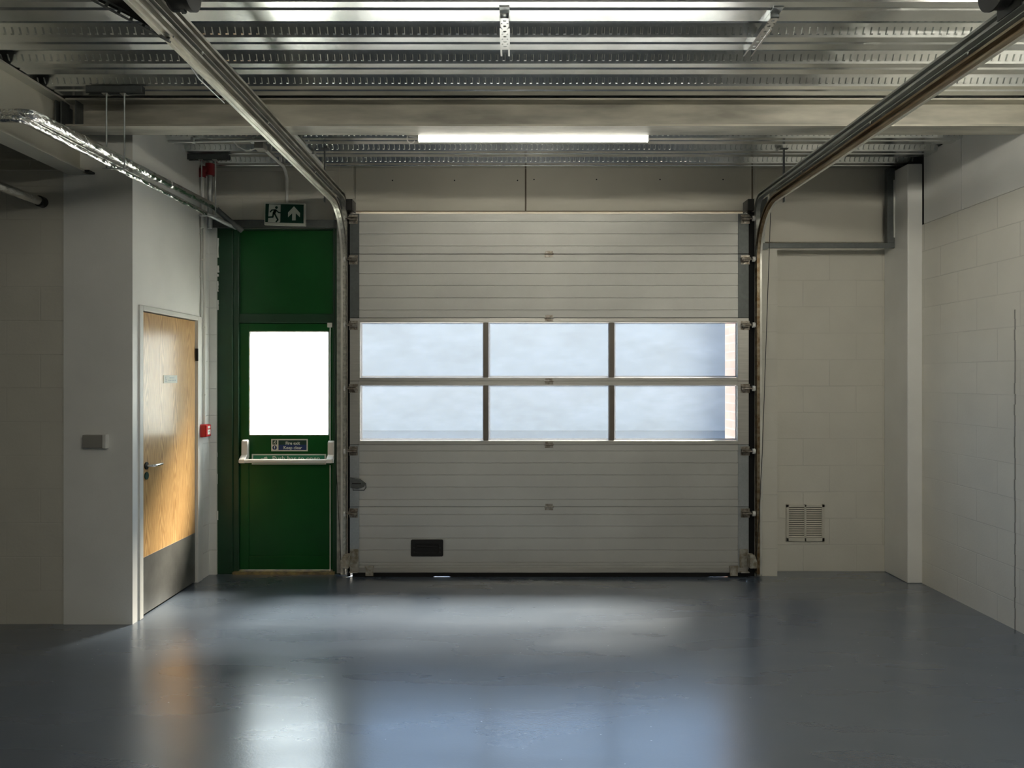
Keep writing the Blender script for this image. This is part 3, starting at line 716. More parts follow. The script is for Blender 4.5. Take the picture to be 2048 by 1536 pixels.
# bottom corner brackets, feet and cable guards
for s in (-1, 1):
    x = PX(709, YD) if s < 0 else PX(1487, YD)
    mb = MB(); mb.box(x - .035, x + .035, YD - .009, YD - .004, dz(1143), dz(1098)); mb.box(x - .035, x + .035, YD - .05, YD - .009, dz(1143), dz(1141))
    for zz_ in (1103, 1113, 1125): mb.cyl((x - .01, YD - .009, dz(zz_)), (x - .01, YD - .014, dz(zz_)), .006, 8)
    mb.build('corner_bracket', M['old_white'], door)
    xf = PX(740, YD) if s < 0 else PX(1467, YD)
    mb = MB(); mb.box(xf - .034, xf + .030, YD - .02, YD - .010, dz(1151), dz(1131)); mb.box(xf - .040, xf + .036, YD - .022, YD - .010, dz(1135), dz(1131))
    mb.build('buffer_plate', M['old_white'], door, bevel=.002)
    xg = PX(692, 6.14) if s < 0 else PX(1503, 6.14)
    mb = MB(); mb.prism([(xg - s * .03, PZ(1107, 6.14)), (xg + s * .012, PZ(1108, 6.14)), (xg + s * .032, PZ(1122, 6.14)), (xg + s * .026, PZ(1134, 6.14)), (xg - s * .03, PZ(1134, 6.14))], 'Y', 6.085, 6.16)
    mb.build('cable_guard', M['old_white'], door, bevel=.004)
    # lift cable
    if s > 0:
        pts = [(PX(1542, 6.0), 6.0, 3.06), (PX(1524.5, 6.1), 6.1, PZ(905, 6.1)), (PX(1518, 6.12), 6.12, PZ(1040, 6.12)), (PX(1512, 6.13), 6.13, PZ(1120, 6.13))]
    else:
        pts = [(PX(668, 6.0), 6.0, 3.06), (PX(671, 6.1), 6.1, PZ(905, 6.1)), (PX(682, 6.13), 6.13, PZ(1120, 6.13))]
    MB().tube(pts, .0028, 6).build('lift_cable', M['black_metal'], door)
# top roller brackets
for s in (-1, 1):
    x = PX(702, 6.19) if s < 0 else PX(1497, 6.19)
    mb = MB(); mb.box(x - .025, x + .025, 6.12, 6.26, PZ(424, 6.19), PZ(402, 6.19))
    mb.build('top_bracket', M['black_metal'], door)

# ------------------------------------------------------------------ tracks
def c_profile(xin, xout, n0, n1, t=.003, lip=.012):
    """C section open towards xin; n0..n1 is its depth"""
    s = 1 if xout > xin else -1
    return [(xin, n0), (xout, n0), (xout, n1), (xin, n1), (xin, n1 - lip), (xin + s * t, n1 - lip), (xin + s * t, n1 - t), (xout - s * t, n1 - t),
            (xout - s * t, n0 + t), (xin + s * t, n0 + t), (xin + s * t, n0 + lip), (xin, n0 + lip)]
def path_track(y_start, z_run, y_vert, rad, z_end):
    pts = [(y_start, z_run), (y_start + 1, z_run), (y_vert - rad - .5, z_run), (y_vert - rad, z_run)]
    for i in range(1, 13):
        a = R(90 - i * 7.5); pts.append((y_vert - rad + rad * math.cos(a), z_run - rad + rad * math.sin(a)))
    pts += [(y_vert, (z_run - rad + z_end) / 2), (y_vert, z_end)]
    return pts
def tracks(side, xc, label):
    t = empty('door_track', (xc, 6.13, 0), label, 'track', 'galvanised tracks of the sectional door')
    xi, xo = xc - side * .018, xc + side * .022
    # roller track: long radius
    MB().sweep(c_profile(xi, xo, -.0, .05), path_track(2.2, 3.012, 6.16, .40, .03)).build('roller_track', M['track'] if side < 0 else M['track_rust'], t)
    # rolled bright edge below
    MB().sweep([(xo - side * .016, -.005), (xo, -.005), (xo, 0), (xo - side * .016, 0)], path_track(2.2, 3.012, 6.16, .40, .03)).build('track_edge', M['edge_steel'], t)
    # upper track: tight radius by the lintel
    MB().sweep(c_profile(xi, xo, .0, .046), path_track(2.2, 3.112, 6.19, .10, 2.62)).build('top_roller_track', M['track_grey'] if side > 0 else M['track'], t)
    # angle iron tying the two runs
    mb = MB(); mb.box(xo, xo + side * .003, 2.2, 5.98, 3.03, 3.165); mb.box(xo - side * .02, xo + side * .003, 2.2, 5.95, 3.163, 3.167)
    mb.box(min(xi, xo), max(xi, xo), 2.2, 5.75, 3.082, 3.086)
    mb.box(xo, xo + side * .003, 6.17, 6.235, .02, 3.05); mb.box(min(xo, xo + side * .05), max(xo, xo + side * .05), 6.232, 6.236, .02, 3.0)
    mb.build('mounting_angle', M['track_grey'], t)
    mb = MB()
    for y in (2.75, 3.3, 4.2, 5.2, 5.7):
        mb.cyl((xi, y, 3.074), (xi - side * .006, y, 3.074), .008, 8)
    mb.each('bolt', M['alu_bright'], t)
    # hanger strap to the decking near the wall
    ps = [(1563, 298), (1549, 410)] if side > 0 else [(657, 300), (661, 412)]
    xh = xc + side * .05
    yA = 5.74
    mb = MB(); mb.box(xh - .002, xh + .002, yA - .018, yA + .018, 2.99, ZC); mb.box(xh - .03, xh + .03, yA - .02, yA + .02, ZC - .004, ZC)
    mb.box(min(xh, xo), max(xh, xo), yA - .015, yA + .015, 3.06, 3.064); mb.cyl((xh - .03 * side, yA, 3.11), (xh + .02 * side, yA, 3.11), .006, 8)
    mb.build('hanger_strap', M['galv_dark'], t)
    # lintel bracket plate
    mb = MB(); mb.box(xo - .004, xo + .004, 6.02, 6.27, 2.96, 3.10)
    mb.build('corner_plate', M['galv_dark'], t)
    # black seal strip between track and door leaf
    mb = MB(); x_in = DXL - .002 if side < 0 else DXR + .002
    mb.box(min(x_in, xi), max(x_in, xi), 6.225, 6.238, .0, 3.02)
    mb.build('side_seal', M['rubber'], t)
    return t
tracks(-1, -1.384, 'steel door track beside the exit sign, rising to the decking')
tracks(1, 2.030, 'rust streaked door track on the air grille side')

# spring gear at the track ends, close above the camera
t = empty('spring_gear', (-1.5, 3.0, 3.1), 'black slotted bracket and drum at the end of the track by the foil pipes', 'door gear', 'spring gear at the track ends')
mb = MB(); mb.prism([(-1.655, 3.39), (-1.655, 3.15), (-1.58, 3.115), (-1.415, 3.03), (-1.415, 3.39)], 'Y', 3.0, 3.006); mb.build('side_plate', M['black_metal'], t)
# slotted angle: strip with real slots
mb = MB(); A = Vector((-1.675, 2.985, 3.146)); B = Vector((-1.375, 3.02, 2.992)); d = (B - A); L = d.length; d.normalize(); up = Vector((0, 0, 1)); w_ = (up - d * up.dot(d)).normalized(); nn_ = d.cross(w_)
def obox(mb, a0, a1, b0, b1, c0, c1):
    vs = [A + d * a + w_ * b_ + nn_ * c for a in (a0, a1) for b_ in (b0, b1) for c in (c0, c1)]
    mb.add(vs, [(0, 1, 3, 2), (4, 6, 7, 5), (0, 4, 5, 1), (2, 3, 7, 6), (0, 2, 6, 4), (1, 5, 7, 3)])
obox(mb, 0, L, 0, .006, -.002, .002); obox(mb, 0, L, .022, .030, -.002, .002)
for i in range(7): obox(mb, i * L / 6.4, i * L / 6.4 + .012, .006, .022, -.002, .002)
obox(mb, 0, L, -.002, 0, -.002, .03)
mb.build('slotted_angle', M['galv_dark'], t)
mb = MB(); mb.cyl((-1.36, 3.0, 3.205), (-1.30, 3.0, 3.205), .085, 28); mb.cyl((-1.375, 3.0, 3.205), (-1.36, 3.0, 3.205), .092, 28); mb.cyl((-1.30, 3.0, 3.205), (-1.28, 3.0, 3.205), .092, 28)
mb.build('cable_drum', M['black_metal'], t, smooth=True)
MB().cyl((-1.62, 3.0, 3.205), (-1.25, 3.0, 3.205), .0125, 12).build('shaft', M['galv'], t, smooth=True)
mb = MB(); mb.cyl((-1.36, 3.02, 3.125), (-1.315, 3.02, 3.125), .009, 10); mb.cyl((-1.33, 3.02, 3.125), (-1.315, 3.02, 3.125), .016, 6); mb.build('bolt', M['galv_dark'], t)
MB().tube([(-1.44, 2.5, 3.22), (-1.43, 3.0, 3.10), (-1.42, 3.4, 3.0), (-1.42, 3.7, 3.0)], .003, 6).build('cable', M['galv'], t)
t = empty('spring_gear', (2.0, 3.0, 3.1), 'black drum at the end of the rust streaked track', 'door gear', 'spring gear at the track ends')
mb = MB(); mb.cyl((1.93, 3.0, 3.205), (1.975, 3.0, 3.205), .085, 28); mb.cyl((1.92, 3.0, 3.205), (1.93, 3.0, 3.205), .092, 28)
mb.build('cable_drum', M['black_metal'], t, smooth=True)
mb = MB(); mb.box(1.985, 1.991, 2.93, 3.07, 3.10, 3.39); mb.build('side_plate', M['black_metal'], t)
MB().cyl((1.90, 3.0, 3.205), (2.06, 3.0, 3.205), .0125, 12).build('shaft', M['galv'], t, smooth=True)

# slotted strut channels on the decking
def strut_channel(x, y0, y1, label):
    t = empty('strut_channel', (x, y0, ZC - .04), label, 'bracket', 'slotted channels under the decking')
    mb = MB(); w = .0205; zb = ZC - .030
    hole_plate(mb, x - w, x + w, y0, y0 + (y1 - y0) * .80, zb, 6, .0085)
    for sx_ in (-1, 1):
        xx = x + sx_ * w
        mb.box(xx - .0015, xx + .0015, y0, y1, zb, ZC - .001)
        mb.box(xx - .0045, xx + .0045, y0 + .10, y1, zb - .003, zb + .003)
    mb.build('channel', M['alu_bright'], t)
    mb = MB(); mb.box(x - .024, x + .024, y0 - .055, y0 - .002, ZC - .006, ZC - .001); mb.build('end_clip', M['galv'], t)
strut_channel(-.036, 3.60, 4.02, 'slotted steel channel under the decking in the middle of the ceiling')
strut_channel(1.262, 3.60, 4.02, 'slotted steel channel under the decking near the rust streaked track')

# ------------------------------------------------------------------ green fire exit door (door_2)
YG = 6.33
gd = empty('door_2', (-1.95, YG, 0), 'green fire exit door with frosted glass and a push bar', 'door', kind='structure')
gx = lambda px: PX(px, YG)
gz = lambda py: PZ(py, YG)
mb = MB()
mb.box(PX(433, 6.29), PX(465, 6.29), 6.29, 6.40, 0, 2.90)                 # outer cover
mb.box(PX(466, 6.31), PX(478, 6.31), 6.305, 6.40, 0, 2.90)                # stile
mb.box(gx(667), PX(684, 6.30), 6.30, 6.40, 0, 2.90)
mb.box(gx(478), gx(667), YG - .02, 6.40, gz(646), gz(628))               # transom
mb.box(gx(478), gx(667), YG - .02, 6.40, gz(461), 2.90)
mb.box(gx(660), gx(668), YG + .052, YG + .07, 0, gz(640)); mb.box(gx(478), gx(668), YG + .052, YG + .07, gz(655), gz(640))
mb.build('frame', M['green_frame'], gd, bevel=.004)
mb = MB(); mb.box(gx(478), gx(667), YG + .012, YG + .03, gz(628), gz(461)); mb.build('top_panel', M['green'], gd)
# leaf with glass opening and a recessed lower panel
lx0, lx1, lz0, lz1 = gx(479.5), gx(665.5), gz(1139), gz(647)
wx0, wx1, wz0, wz1 = gx(497.5), gx(658), gz(871), gz(662)
mb = MB()
mb.box(lx0, wx0, YG, YG + .05, lz0, lz1); mb.box(wx1, lx1, YG, YG + .05, lz0, lz1)
mb.box(wx0, wx1, YG, YG + .05, wz1, lz1); mb.box(wx0, wx1, YG, YG + .05, gz(930), wz0); mb.box(wx0, wx1, YG, YG + .05, lz0, gz(1112))
leaf = mb.build('leaf', M['green'], gd, bevel=.003)
MB().box(wx0, wx1, YG + .008, YG + .03, gz(1112), gz(930)).build('lower_panel', M['green'], leaf)
MB().box(wx0, wx1, YG + .02, YG + .026, wz0, wz1).build('glass', M['pane_door'], leaf)
mb = MB(); mb.box(wx0, wx0 + .006, YG + .004, YG + .03, wz0, wz1); mb.box(wx1 - .006, wx1, YG + .004, YG + .03, wz0, wz1); mb.box(wx0, wx1, YG + .004, YG + .03, wz0, wz0 + .006); mb.box(wx0, wx1, YG + .004, YG + .03, wz1 - .006, wz1)
mb.build('glazing_bead', M['old_white'], leaf)
MB().box(gx(470), gx(672), 6.27, 6.40, 0.0, gz(1140.5)).build('threshold', M['copper_dirty'], gd)
# paint flakes on the frame edge
mb = MB()
for (a, b_, c, d_) in ((476, 515, 433.5, 437.5), (531, 545, 433.5, 438), (548, 553, 434, 437), (562, 583, 433, 437), (600, 620, 433.5, 437)):
    pts = []
    nn = 7
    for i in range(nn): pts.append((PX(d_ + random.uniform(-1, .6), 6.285), PZ(a + (b_ - a) * i / (nn - 1), 6.285)))
    poly = [(PX(432.8, 6.285), PZ(b_, 6.285)), (PX(432.8, 6.285), PZ(a, 6.285))] + pts
    mb.prism(poly, 'Y', 6.287, 6.29)
for (a, b_, c) in ((905, 914, 434), (948, 968, 434), (1022, 1040, 435)): mb.box(PX(432.8, 6.285), PX(c + 1, 6.285), 6.287, 6.29, PZ(b_, 6.285), PZ(a, 6.285))
mb.each('paint_flake', M['plaster'], gd)
# panic hardware
hw = MB()
bx0, bx1 = PX(479, 6.24), PX(667, 6.24)
zb_ = PZ(922, 6.24)
pb = MB().cyl((bx0, 6.235, zb_), (bx1, 6.235, zb_ - .0), .0165, 16).build('push_bar', M['white_pl'], gd, smooth=True)
for (c, s) in ((488, 1), (661, -1)):
    x = PX(c, 6.27)
    mb = MB(); wd = .026
    zt = PZ(879, 6.3) if s > 0 else PZ(881, 6.3)
    prof_ = [(YG, zt - .01), (YG - .03, zt), (YG - .05, zt - .012), (YG - .055, zb_ + .05), (6.215, zb_ + .014), (6.212, zb_ - .016), (6.255, zb_ - .018), (YG, zb_ + .02)]
    mb.prism(prof_, 'X', x - wd, x + wd)
    mb.build('bar_bracket', M['white_pl'], gd, bevel=.006)
mb = MB(); xr = gx(661); mb.cyl((xr, YG - .012, PZ(880, YG)), (xr, YG - .012, PZ(652, YG)), .0045, 8); mb.cyl((xr, YG - .012, PZ(930, YG)), (xr, YG - .012, .02), .0045, 8)
mb.box(xr - .02, xr + .02, YG - .03, YG, PZ(655, YG), PZ(646, YG)); mb.build('bolt_rod', M['white_pl'], gd)

def sign_plate(name, px0, px1, py0, py1, Y, label, border=1.6):
    t = empty(name, (PX((px0 + px1) / 2, Y), Y, PZ(py1, Y)), label, 'sign')
    MB().box(PX(px0, Y), PX(px1, Y), Y, Y + .003, PZ(py1, Y), PZ(py0, Y)).build('plate', M['sign_white'], t)
    return t
YS = YG - .004
t = sign_plate('fire_exit_sign', 542.5, 615.5, 878, 902.5, YS, 'small green and blue sign reading Fire exit Keep clear on the green door')
MB().box(PX(557, YS), PX(613, YS), YS - .001, YS, PZ(889.5, YS), PZ(880.5, YS)).build('green_field', M['sign_dark'], t)
MB().box(PX(557, YS), PX(613, YS), YS - .001, YS, PZ(900, YS), PZ(889.5, YS)).build('blue_field', M['sign_blue'], t)
text_mesh('lettering', 'Fire exit', .036, M['sign_text'], (PX(585.5, YS), YS - .0018, PZ(886.6, YS)), t, bold=.0006)
text_mesh('lettering', 'Keep clear', .036, M['sign_text'], (PX(585.5, YS), YS - .0018, PZ(895.6, YS)), t, bold=.0006)
mb = MB(); mb.box(PX(545, YS), PX(554, YS), YS - .001, YS, PZ(889, YS), PZ(880.5, YS)); mb.build('pictogram_field', M['sign_dark'], t)
def figure(mb, ox, oz, s, Y):
    """simple running figure"""
    def rib(pts, w):
        for (a, b_) in zip(pts[:-1], pts[1:]):
            ax_, az_ = a; bx_, bz_ = b_; L_ = math.hypot(bx_ - ax_, bz_ - az_) or 1; nx_, nz_ = -(bz_ - az_) / L_ * w / 2, (bx_ - ax_) / L_ * w / 2
            mb.prism([(ox + s * (ax_ + nx_), oz + s * (az_ + nz_)), (ox + s * (bx_ + nx_), oz + s * (bz_ + nz_)), (ox + s * (bx_ - nx_), oz + s * (bz_ - nz_)), (ox + s * (ax_ - nx_), oz + s * (az_ - nz_))], 'Y', Y - .0008, Y)
            for p in (a, b_): mb.cyl((ox + s * p[0], Y - .0008, oz + s * p[1]), (ox + s * p[0], Y, oz + s * p[1]), s * w / 2, 10)
    return rib
mb = MB(); rib = figure(mb, PX(549.5, YS), PZ(884.7, YS), .0008, YS - .0012)
rib([(-8, 2), (-2, 8), (6, 6), (14, 2)], 4); rib([(3, 6), (-2, -6), (-14, -8)], 5); rib([(0, -3), (6, -10), (8, -18)], 5); mb.cyl((PX(549.5, YS) + .005, YS - .002, PZ(884.7, YS) + .0115), (PX(549.5, YS) + .005, YS - .0012, PZ(884.7, YS) + .0115), .0035, 10)
mb.build('running_figure', M['sign_text'], t)
mb = MB(); mb.cyl((PX(549.3, YS), YS - .0012, PZ(895.3, YS)), (PX(549.3, YS), YS, PZ(895.3, YS)), .0185, 20); mb.build('mandatory_disc', M['sign_blue'], t)
mb = MB(); c_ = (PX(549.3, YS), PZ(895.3, YS)); mb.prism([(c_[0] - .004, c_[1] + .012), (c_[0] + .004, c_[1] + .012), (c_[0] + .0025, c_[1] - .004), (c_[0] - .0025, c_[1] - .004)], 'Y', YS - .002, YS - .0012); mb.cyl((c_[0], YS - .002, c_[1] - .010), (c_[0], YS - .0012, c_[1] - .010), .003, 10)
mb.build('exclamation_mark', M['sign_text'], t)

t = sign_plate('push_bar_sign', 503.5, 652, 908, 929, YS, 'long green sign reading Push bar to open behind the push bar')
MB().box(PX(506.5, YS), PX(649, YS), YS - .001, YS, PZ(926.5, YS), PZ(910.5, YS)).build('green_field', M['sign_green_l'], t)
text_mesh('lettering', 'Push bar to open', .058, M['sign_text'], (PX(544.5, YS), YS - .0018, PZ(917.3, YS)), t, bold=.0006, align='LEFT')
mb = MB(); xh_, zh_ = PX(530, YS), PZ(917, YS); mb.box(xh_ - .034, xh_, YS - .0018, YS - .001, zh_ - .003, zh_ + .002); mb.prism([(xh_ - .008, zh_ + .010), (xh_ + .016, zh_ + .016), (xh_ + .022, zh_ + .0), (xh_ + .014, zh_ - .016), (xh_ - .006, zh_ - .010)], 'Y', YS - .0018, YS - .001)
mb.build('hand_symbol', M['sign_text'], t)

# exit sign above, hung on its conduit
YE = 6.235
sc_ = 20.48
def ex(u): return PX(520 + u / sc_, YE)
def ez(v): return PZ(395 + v / sc_, YE)
t = empty('exit_sign', (ex(1015), YE, ez(1170)), 'green running man exit sign with upward arrow, above the green door', 'sign')
mb = MB(); mb.prism([(ex(170), ez(1120)), (ex(1860), ez(1170)), (ex(1835), ez(235)), (ex(190), ez(180))], 'Y', YE, YE + .028); mb.build('housing', M['sign_white'], t, bevel=.003)
mb = MB(); mb.prism([(ex(215), ez(1010)), (ex(1785), ez(1065)), (ex(1790), ez(295)), (ex(230), ez(255))], 'Y', YE - .0015, YE); mb.build('green_field', M['sign_green'], t)
mb = MB(); mb.prism([(ex(330), ez(1005)), (ex(790), ez(1022)), (ex(830), ez(990)), (ex(850), ez(295)), (ex(375), ez(280))], 'Y', YE - .0025, YE - .0015); mb.build('doorway_field', M['sign_text'], t)
mb = MB()
def rib2(pts, w):
    for (a, b_) in zip(pts[:-1], pts[1:]):
        L_ = math.hypot(b_[0] - a[0], b_[1] - a[1]); nx_, nz_ = -(b_[1] - a[1]) / L_ * w / 2, (b_[0] - a[0]) / L_ * w / 2
        mb.prism([(ex(a[0] + nx_), ez(a[1] + nz_)), (ex(b_[0] + nx_), ez(b_[1] + nz_)), (ex(b_[0] - nx_), ez(b_[1] - nz_)), (ex(a[0] - nx_), ez(a[1] - nz_))], 'Y', YE - .0035, YE - .0025)
        for p in (a, b_): mb.cyl((ex(p[0]), YE - .0035, ez(p[1])), (ex(p[0]), YE - .0025, ez(p[1])), w / 2 / sc_ * YE / F, 12)
mb.cyl((ex(678), YE - .0035, ez(415)), (ex(678), YE - .0025, ez(415)), 55 / sc_ * YE / F, 20)
rib2([(430, 590), (490, 515), (660, 510)], 50); rib2([(660, 520), (770, 620), (870, 630)], 46)
rib2([(620, 530), (560, 620), (530, 800), (340, 810)], 62); rib2([(650, 540), (600, 660), (735, 920), (670, 990)], 62); rib2([(630, 540), (580, 640)], 110)
mb.build('running_man', M['sign_green'], t)
mb = MB(); ay = lambda u, v: (ex(u), ez(v))
mb.prism([ay(1395, 360), ay(1645, 640), ay(1640, 815), ay(1470, 650), ay(1465, 940), ay(1315, 940), ay(1320, 650), ay(1150, 810), ay(1150, 620)], 'Y', YE - .0025, YE - .0015)
mb.build('arrow', M['sign_text'], t)

# lintel over the green door
o = MB().box(XL + .001, -1.43, 6.262, 6.30, 2.90, 2.965).build('steel_lintel', M['galv_dark']); tag(o, 'dull galvanised lintel strip over the green door', 'lintel', kind='structure')

# ------------------------------------------------------------------ oak door (door_3)
od = empty('door_3', (XL, 5.6, 0), 'oak veneered door with steel kick plate in a white frame', 'door', kind='structure')
LY0, LY1, LZ = 5.142, 6.012, 2.098
mb = MB()
mb.box(XL - .10, XL + .010, DY0, LY0 - .012, 0, DZ - .0); mb.box(XL - .10, XL + .010, LY1 + .010, DY1 - .01, 0, DZ); mb.box(XL - .10, XL + .010, LY0 - .012, LY1 + .010, LZ + .008, DZ)
mb.box(XL - .10, XL + .0, LY0 - .012, LY0 - .004, 0, LZ + .008); mb.box(XL - .10, XL - .01, LY1 + .004, LY1 + .010, 0, LZ + .008)
mb.build('frame', M['white_pl'], od, bevel=.003)
leaf = MB().box(XL - .055, XL - .010, LY0, LY1, .012, LZ).build('leaf', M['oak'], od, bevel=.002)
MB().box(XL - .010, XL - .0085, LY0 + .004, LY1 - .004, .014, .405).build('kick_plate', M['steel_plate'], leaf)
mb = MB(); mb.cyl((XL - .0098, 5.27, 1.86 - .13), (XL - .0094, 5.27, 1.86 - .13), .045, 24)
# lever handle
yh, zh = 5.205, PZ(931, 5.22)
hb = MB().cyl((XL - .010, yh, zh), (XL - .002, yh, zh), .026, 24).build('lever_handle', M['black_metal'], leaf, smooth=True)
mb = MB(); mb.tube([(XL - .002, yh, zh), (XL + .035, yh, zh), (XL + .046, yh + .012, zh), (XL + .048, yh + .03, zh), (XL + .048, yh + .115, zh), (XL + .040, yh + .135, zh)], .0095, 12); mb.build('lever', M['alu_bright'], hb, smooth=True)
mb = MB(); mb.cyl((XL - .010, yh, PZ(951, 5.22)), (XL - .002, yh, PZ(951, 5.22)), .026, 24); mb.build('escutcheon', M['sign_dark'], leaf, smooth=True)
mb = MB()
for z in (1.79, 1.05, .28): mb.cyl((XL + .004, LY1 + .005, z), (XL + .004, LY1 + .005, z + .10), .007, 10); mb.box(XL - .01, XL + .003, LY1 - .0, LY1 + .012, z, z + .10)
hg = None
for z in (1.78,):
    MB().cyl((XL + .006, LY1 + .004, z), (XL + .006, LY1 + .004, z + .10), .008, 10).build('hinge', M['black_metal'], od)
    MB().box(XL - .009, XL + .004, LY1 + .0, LY1 + .014, z, z + .10).build('hinge', M['black_metal'], od)
# small printed sign: picture mark at one end, two grey lines of print too blurred to read
t = empty('door_sign', (XL, 5.53, 1.60), 'small white notice stuck on the oak door', 'sign')
sy0, sy1, sz0, sz1 = XL * F / (329.5 - CX), XL * F / (356.5 - CX), 0, 0
zs1, zs0 = PZ(750.5, (sy0 + sy1) / 2), PZ(766, (sy0 + sy1) / 2)
xf_ = XL - .010
MB().box(xf_, xf_ + .0025, sy0, sy1, zs0, zs1).build('plate', M['sign_white'], t)
mb = MB(); xx = xf_ + .003; wy = sy1 - sy0; hz = zs1 - zs0
def sg(u0, u1, v0, v1): mb.box(xf_ + .0025, xx, sy0 + wy * u0, sy0 + wy * u1, zs0 + hz * v0, zs0 + hz * v1)
sg(.12, .17, .55, .82); sg(.13, .21, .34, .52); sg(.07, .24, .16, .26)
for (u0, u1) in ((.42, .52), (.55, .60), (.63, .68), (.71, .76)): sg(u0, u1, .56, .78)
for (u0, u1) in ((.33, .42), (.44, .54), (.58, .66), (.68, .76), (.80, .89)): sg(u0, u1, .26, .42)
mb.build('print', M['sign_grey'], t)

# ------------------------------------------------------------------ fire call point, conduits, pipes
t = empty('fire_call_point', (XL, 6.11, 1.17), 'red break glass fire call point at the end of a white conduit', 'alarm')
o = MB().box(XL, XL + .055, 6.06, 6.155, 1.165, 1.268).build('box', M['red'], t, bevel=.008)
MB().box(XL + .055, XL + .062, 6.064, 6.151, 1.17, 1.263).build('front_cover', M['red'], t, bevel=.003)
MB().box(XL + .062, XL + .0635, 6.080, 6.135, 1.185, 1.226).build('glass_plate', M['sign_white'], t)
MB().box(XL + .062, XL + .0632, 6.085, 6.13, 1.234, 1.254).build('fire_label', M['sign_text'], t)
MB().box(XL + .0635, XL + .0642, 6.10, 6.115, 1.206, 1.211).build('pictogram', M['black'], t)

t = empty('wall_conduit', (XL, 6.13, 1.27), 'thin white conduit dropping to the red call point', 'conduit')
MB().cyl((XL + .022, 6.115, 1.266), (XL + .022, 6.115, 3.36), .0105, 12).build('tube', M['conduit'], t, smooth=True)
mb = MB()
for z in (1.5, 2.05, 2.6, 3.1): mb.box(XL, XL + .036, 6.10, 6.13, z, z + .014)
mb.each('saddle_clip', M['conduit'], t)
t = empty('alarm_cable', (XL, 6.08, 1.27), 'thin slack cable clipped beside the white conduit', 'cable')
pts = [(XL + .006, 6.075 + .006 * math.sin(i * 1.3), 1.27 + i * .07) for i in range(31)]
MB().tube(pts, .0032, 6).build('cable', M['grey_pl'], t)
mb = MB()
for i in range(2, 30, 5): mb.box(XL, XL + .010, 6.07, 6.082, 1.27 + i * .07, 1.278 + i * .07)
mb.each('clip', M['conduit'], t)

Zd = ZC - .014
t = empty('ceiling_conduit', (-2.1, 5.45, Zd), 'white conduit across the decking from the partition to the track', 'conduit')
mb = MB(); mb.tube([(-2.52, 5.50, Zd - .01), (-1.83, 5.46, Zd - .01), (-1.74, 5.45, Zd - .01), (-1.66, 5.55, Zd - .01), (-1.60, 5.60, Zd - .01)], .011, 12); mb.build('tube', M['conduit'], t, smooth=True)
mb = MB()
for x in (-2.33, -1.90): mb.box(x - .01, x + .01, 5.46, 5.50, Zd - .024, ZC - .001)
mb.each('saddle_clip', M['conduit'], t)
t = empty('ceiling_conduit', (-1.56, 5.5, Zd), 'white conduit along the decking beside the track', 'conduit')
mb = MB(); mb.tube([(-1.555, 4.90, Zd), (-1.555, 6.0, Zd), (-1.555, 6.22, Zd)], .0125, 12); mb.build('tube', M['conduit'], t, smooth=True)
mb = MB()
for y in (5.2, 5.8): mb.box(-1.585, -1.525, y - .01, y + .01, Zd - .014, ZC - .001)
mb.each('saddle_clip', M['conduit'], t)
t = empty('exit_sign_conduit', (-1.885, 6.2, 3.1), 'white conduit bending down the wall to the exit sign', 'conduit')
xs_ = PX(574, 6.25)
mb = MB(); mb.tube([(PX(524, 5.66), 5.66, Zd), (-1.885, 5.95, Zd), (xs_, 6.15, Zd - .005), (xs_, 6.21, Zd - .03), (xs_, 6.245, Zd - .08), (xs_, 6.25, 3.2), (xs_, 6.25, 3.10)], .0125, 12); mb.build('tube', M['conduit'], t, smooth=True)
MB().box(PX(511, 5.62), PX(530, 5.62), 5.58, 5.68, ZC - .045, ZC - .001).build('junction_box', M['grey_pl'], t, bevel=.003)
MB().box(PX(561, 6.0), PX(566, 6.0), 5.96, 5.975, Zd - .02, ZC - .001).build('saddle_clip', M['conduit'], t)
t = empty('flex_cable', (-2.0, 5.5, 3.38), 'thin white flex drooping from the ceiling conduit to the junction box', 'cable')
MB().tube([(PX(466, 5.48), 5.48, Zd - .01), (PX(476, 5.5), 5.50, Zd - .045), (PX(492, 5.55), 5.55, Zd - .06), (PX(503, 5.6), 5.58, Zd - .05), (PX(512, 5.62), 5.62, Zd - .02)], .0045, 8).build('flex', M['conduit'], t, smooth=True)

# foil lagged pipe pair
XP = -2.38
t = empty('lagged_pipe', (XP, 3.75, 2.95), 'thicker foil lagged pipe bending in from the edge and running to the back wall', 'pipe', 'foil lagged pipes')
zu = H + .551 * 2.38; zl = H + .530 * 2.405; zu1 = H + .577 * 2.38; zl1 = H + .539 * 2.405
def crinkle(pts, r, seed):
    random.seed(seed); out = []
    for a, b_ in zip(pts[:-1], pts[1:]):
        a, b_ = Vector(a), Vector(b_); k = max(1, int((b_ - a).length / .06))
        for i in range(k): out.append(a + (b_ - a) * i / k)
    out.append(Vector(pts[-1]))
    mb = MB(); mb.tube(out, r, 18)
    seg = 18
    for i in range(len(out)):
        for k in range(seg):
            v = Vector(mb.v[i * seg + k]); c = out[i]; f_ = 1 + random.uniform(-.05, .05)
            mb.v[i * seg + k] = tuple(c + (v - c) * f_)
    return mb
crinkle([(-4.2, 3.72, zu), (XP - .05, 3.72, zu), (XP - .012, 3.735, zu), (XP, 3.78, zu), (XP, 6.02, zu1)], .026, 3).build('lagging', M['foil'], t, smooth=True)
mb = MB(); mb.cyl((XP, 6.02, zu1), (XP, 6.03, zu1), .030, 18); mb.cyl((XP, 4.15, zu + .010), (XP, 4.18, zu + .011), .0285, 18); mb.cyl((XP, 5.2, zu + .039), (XP, 5.23, zu + .040), .0285, 18); mb.each('foil_tape', M['foil'], t, smooth=True)
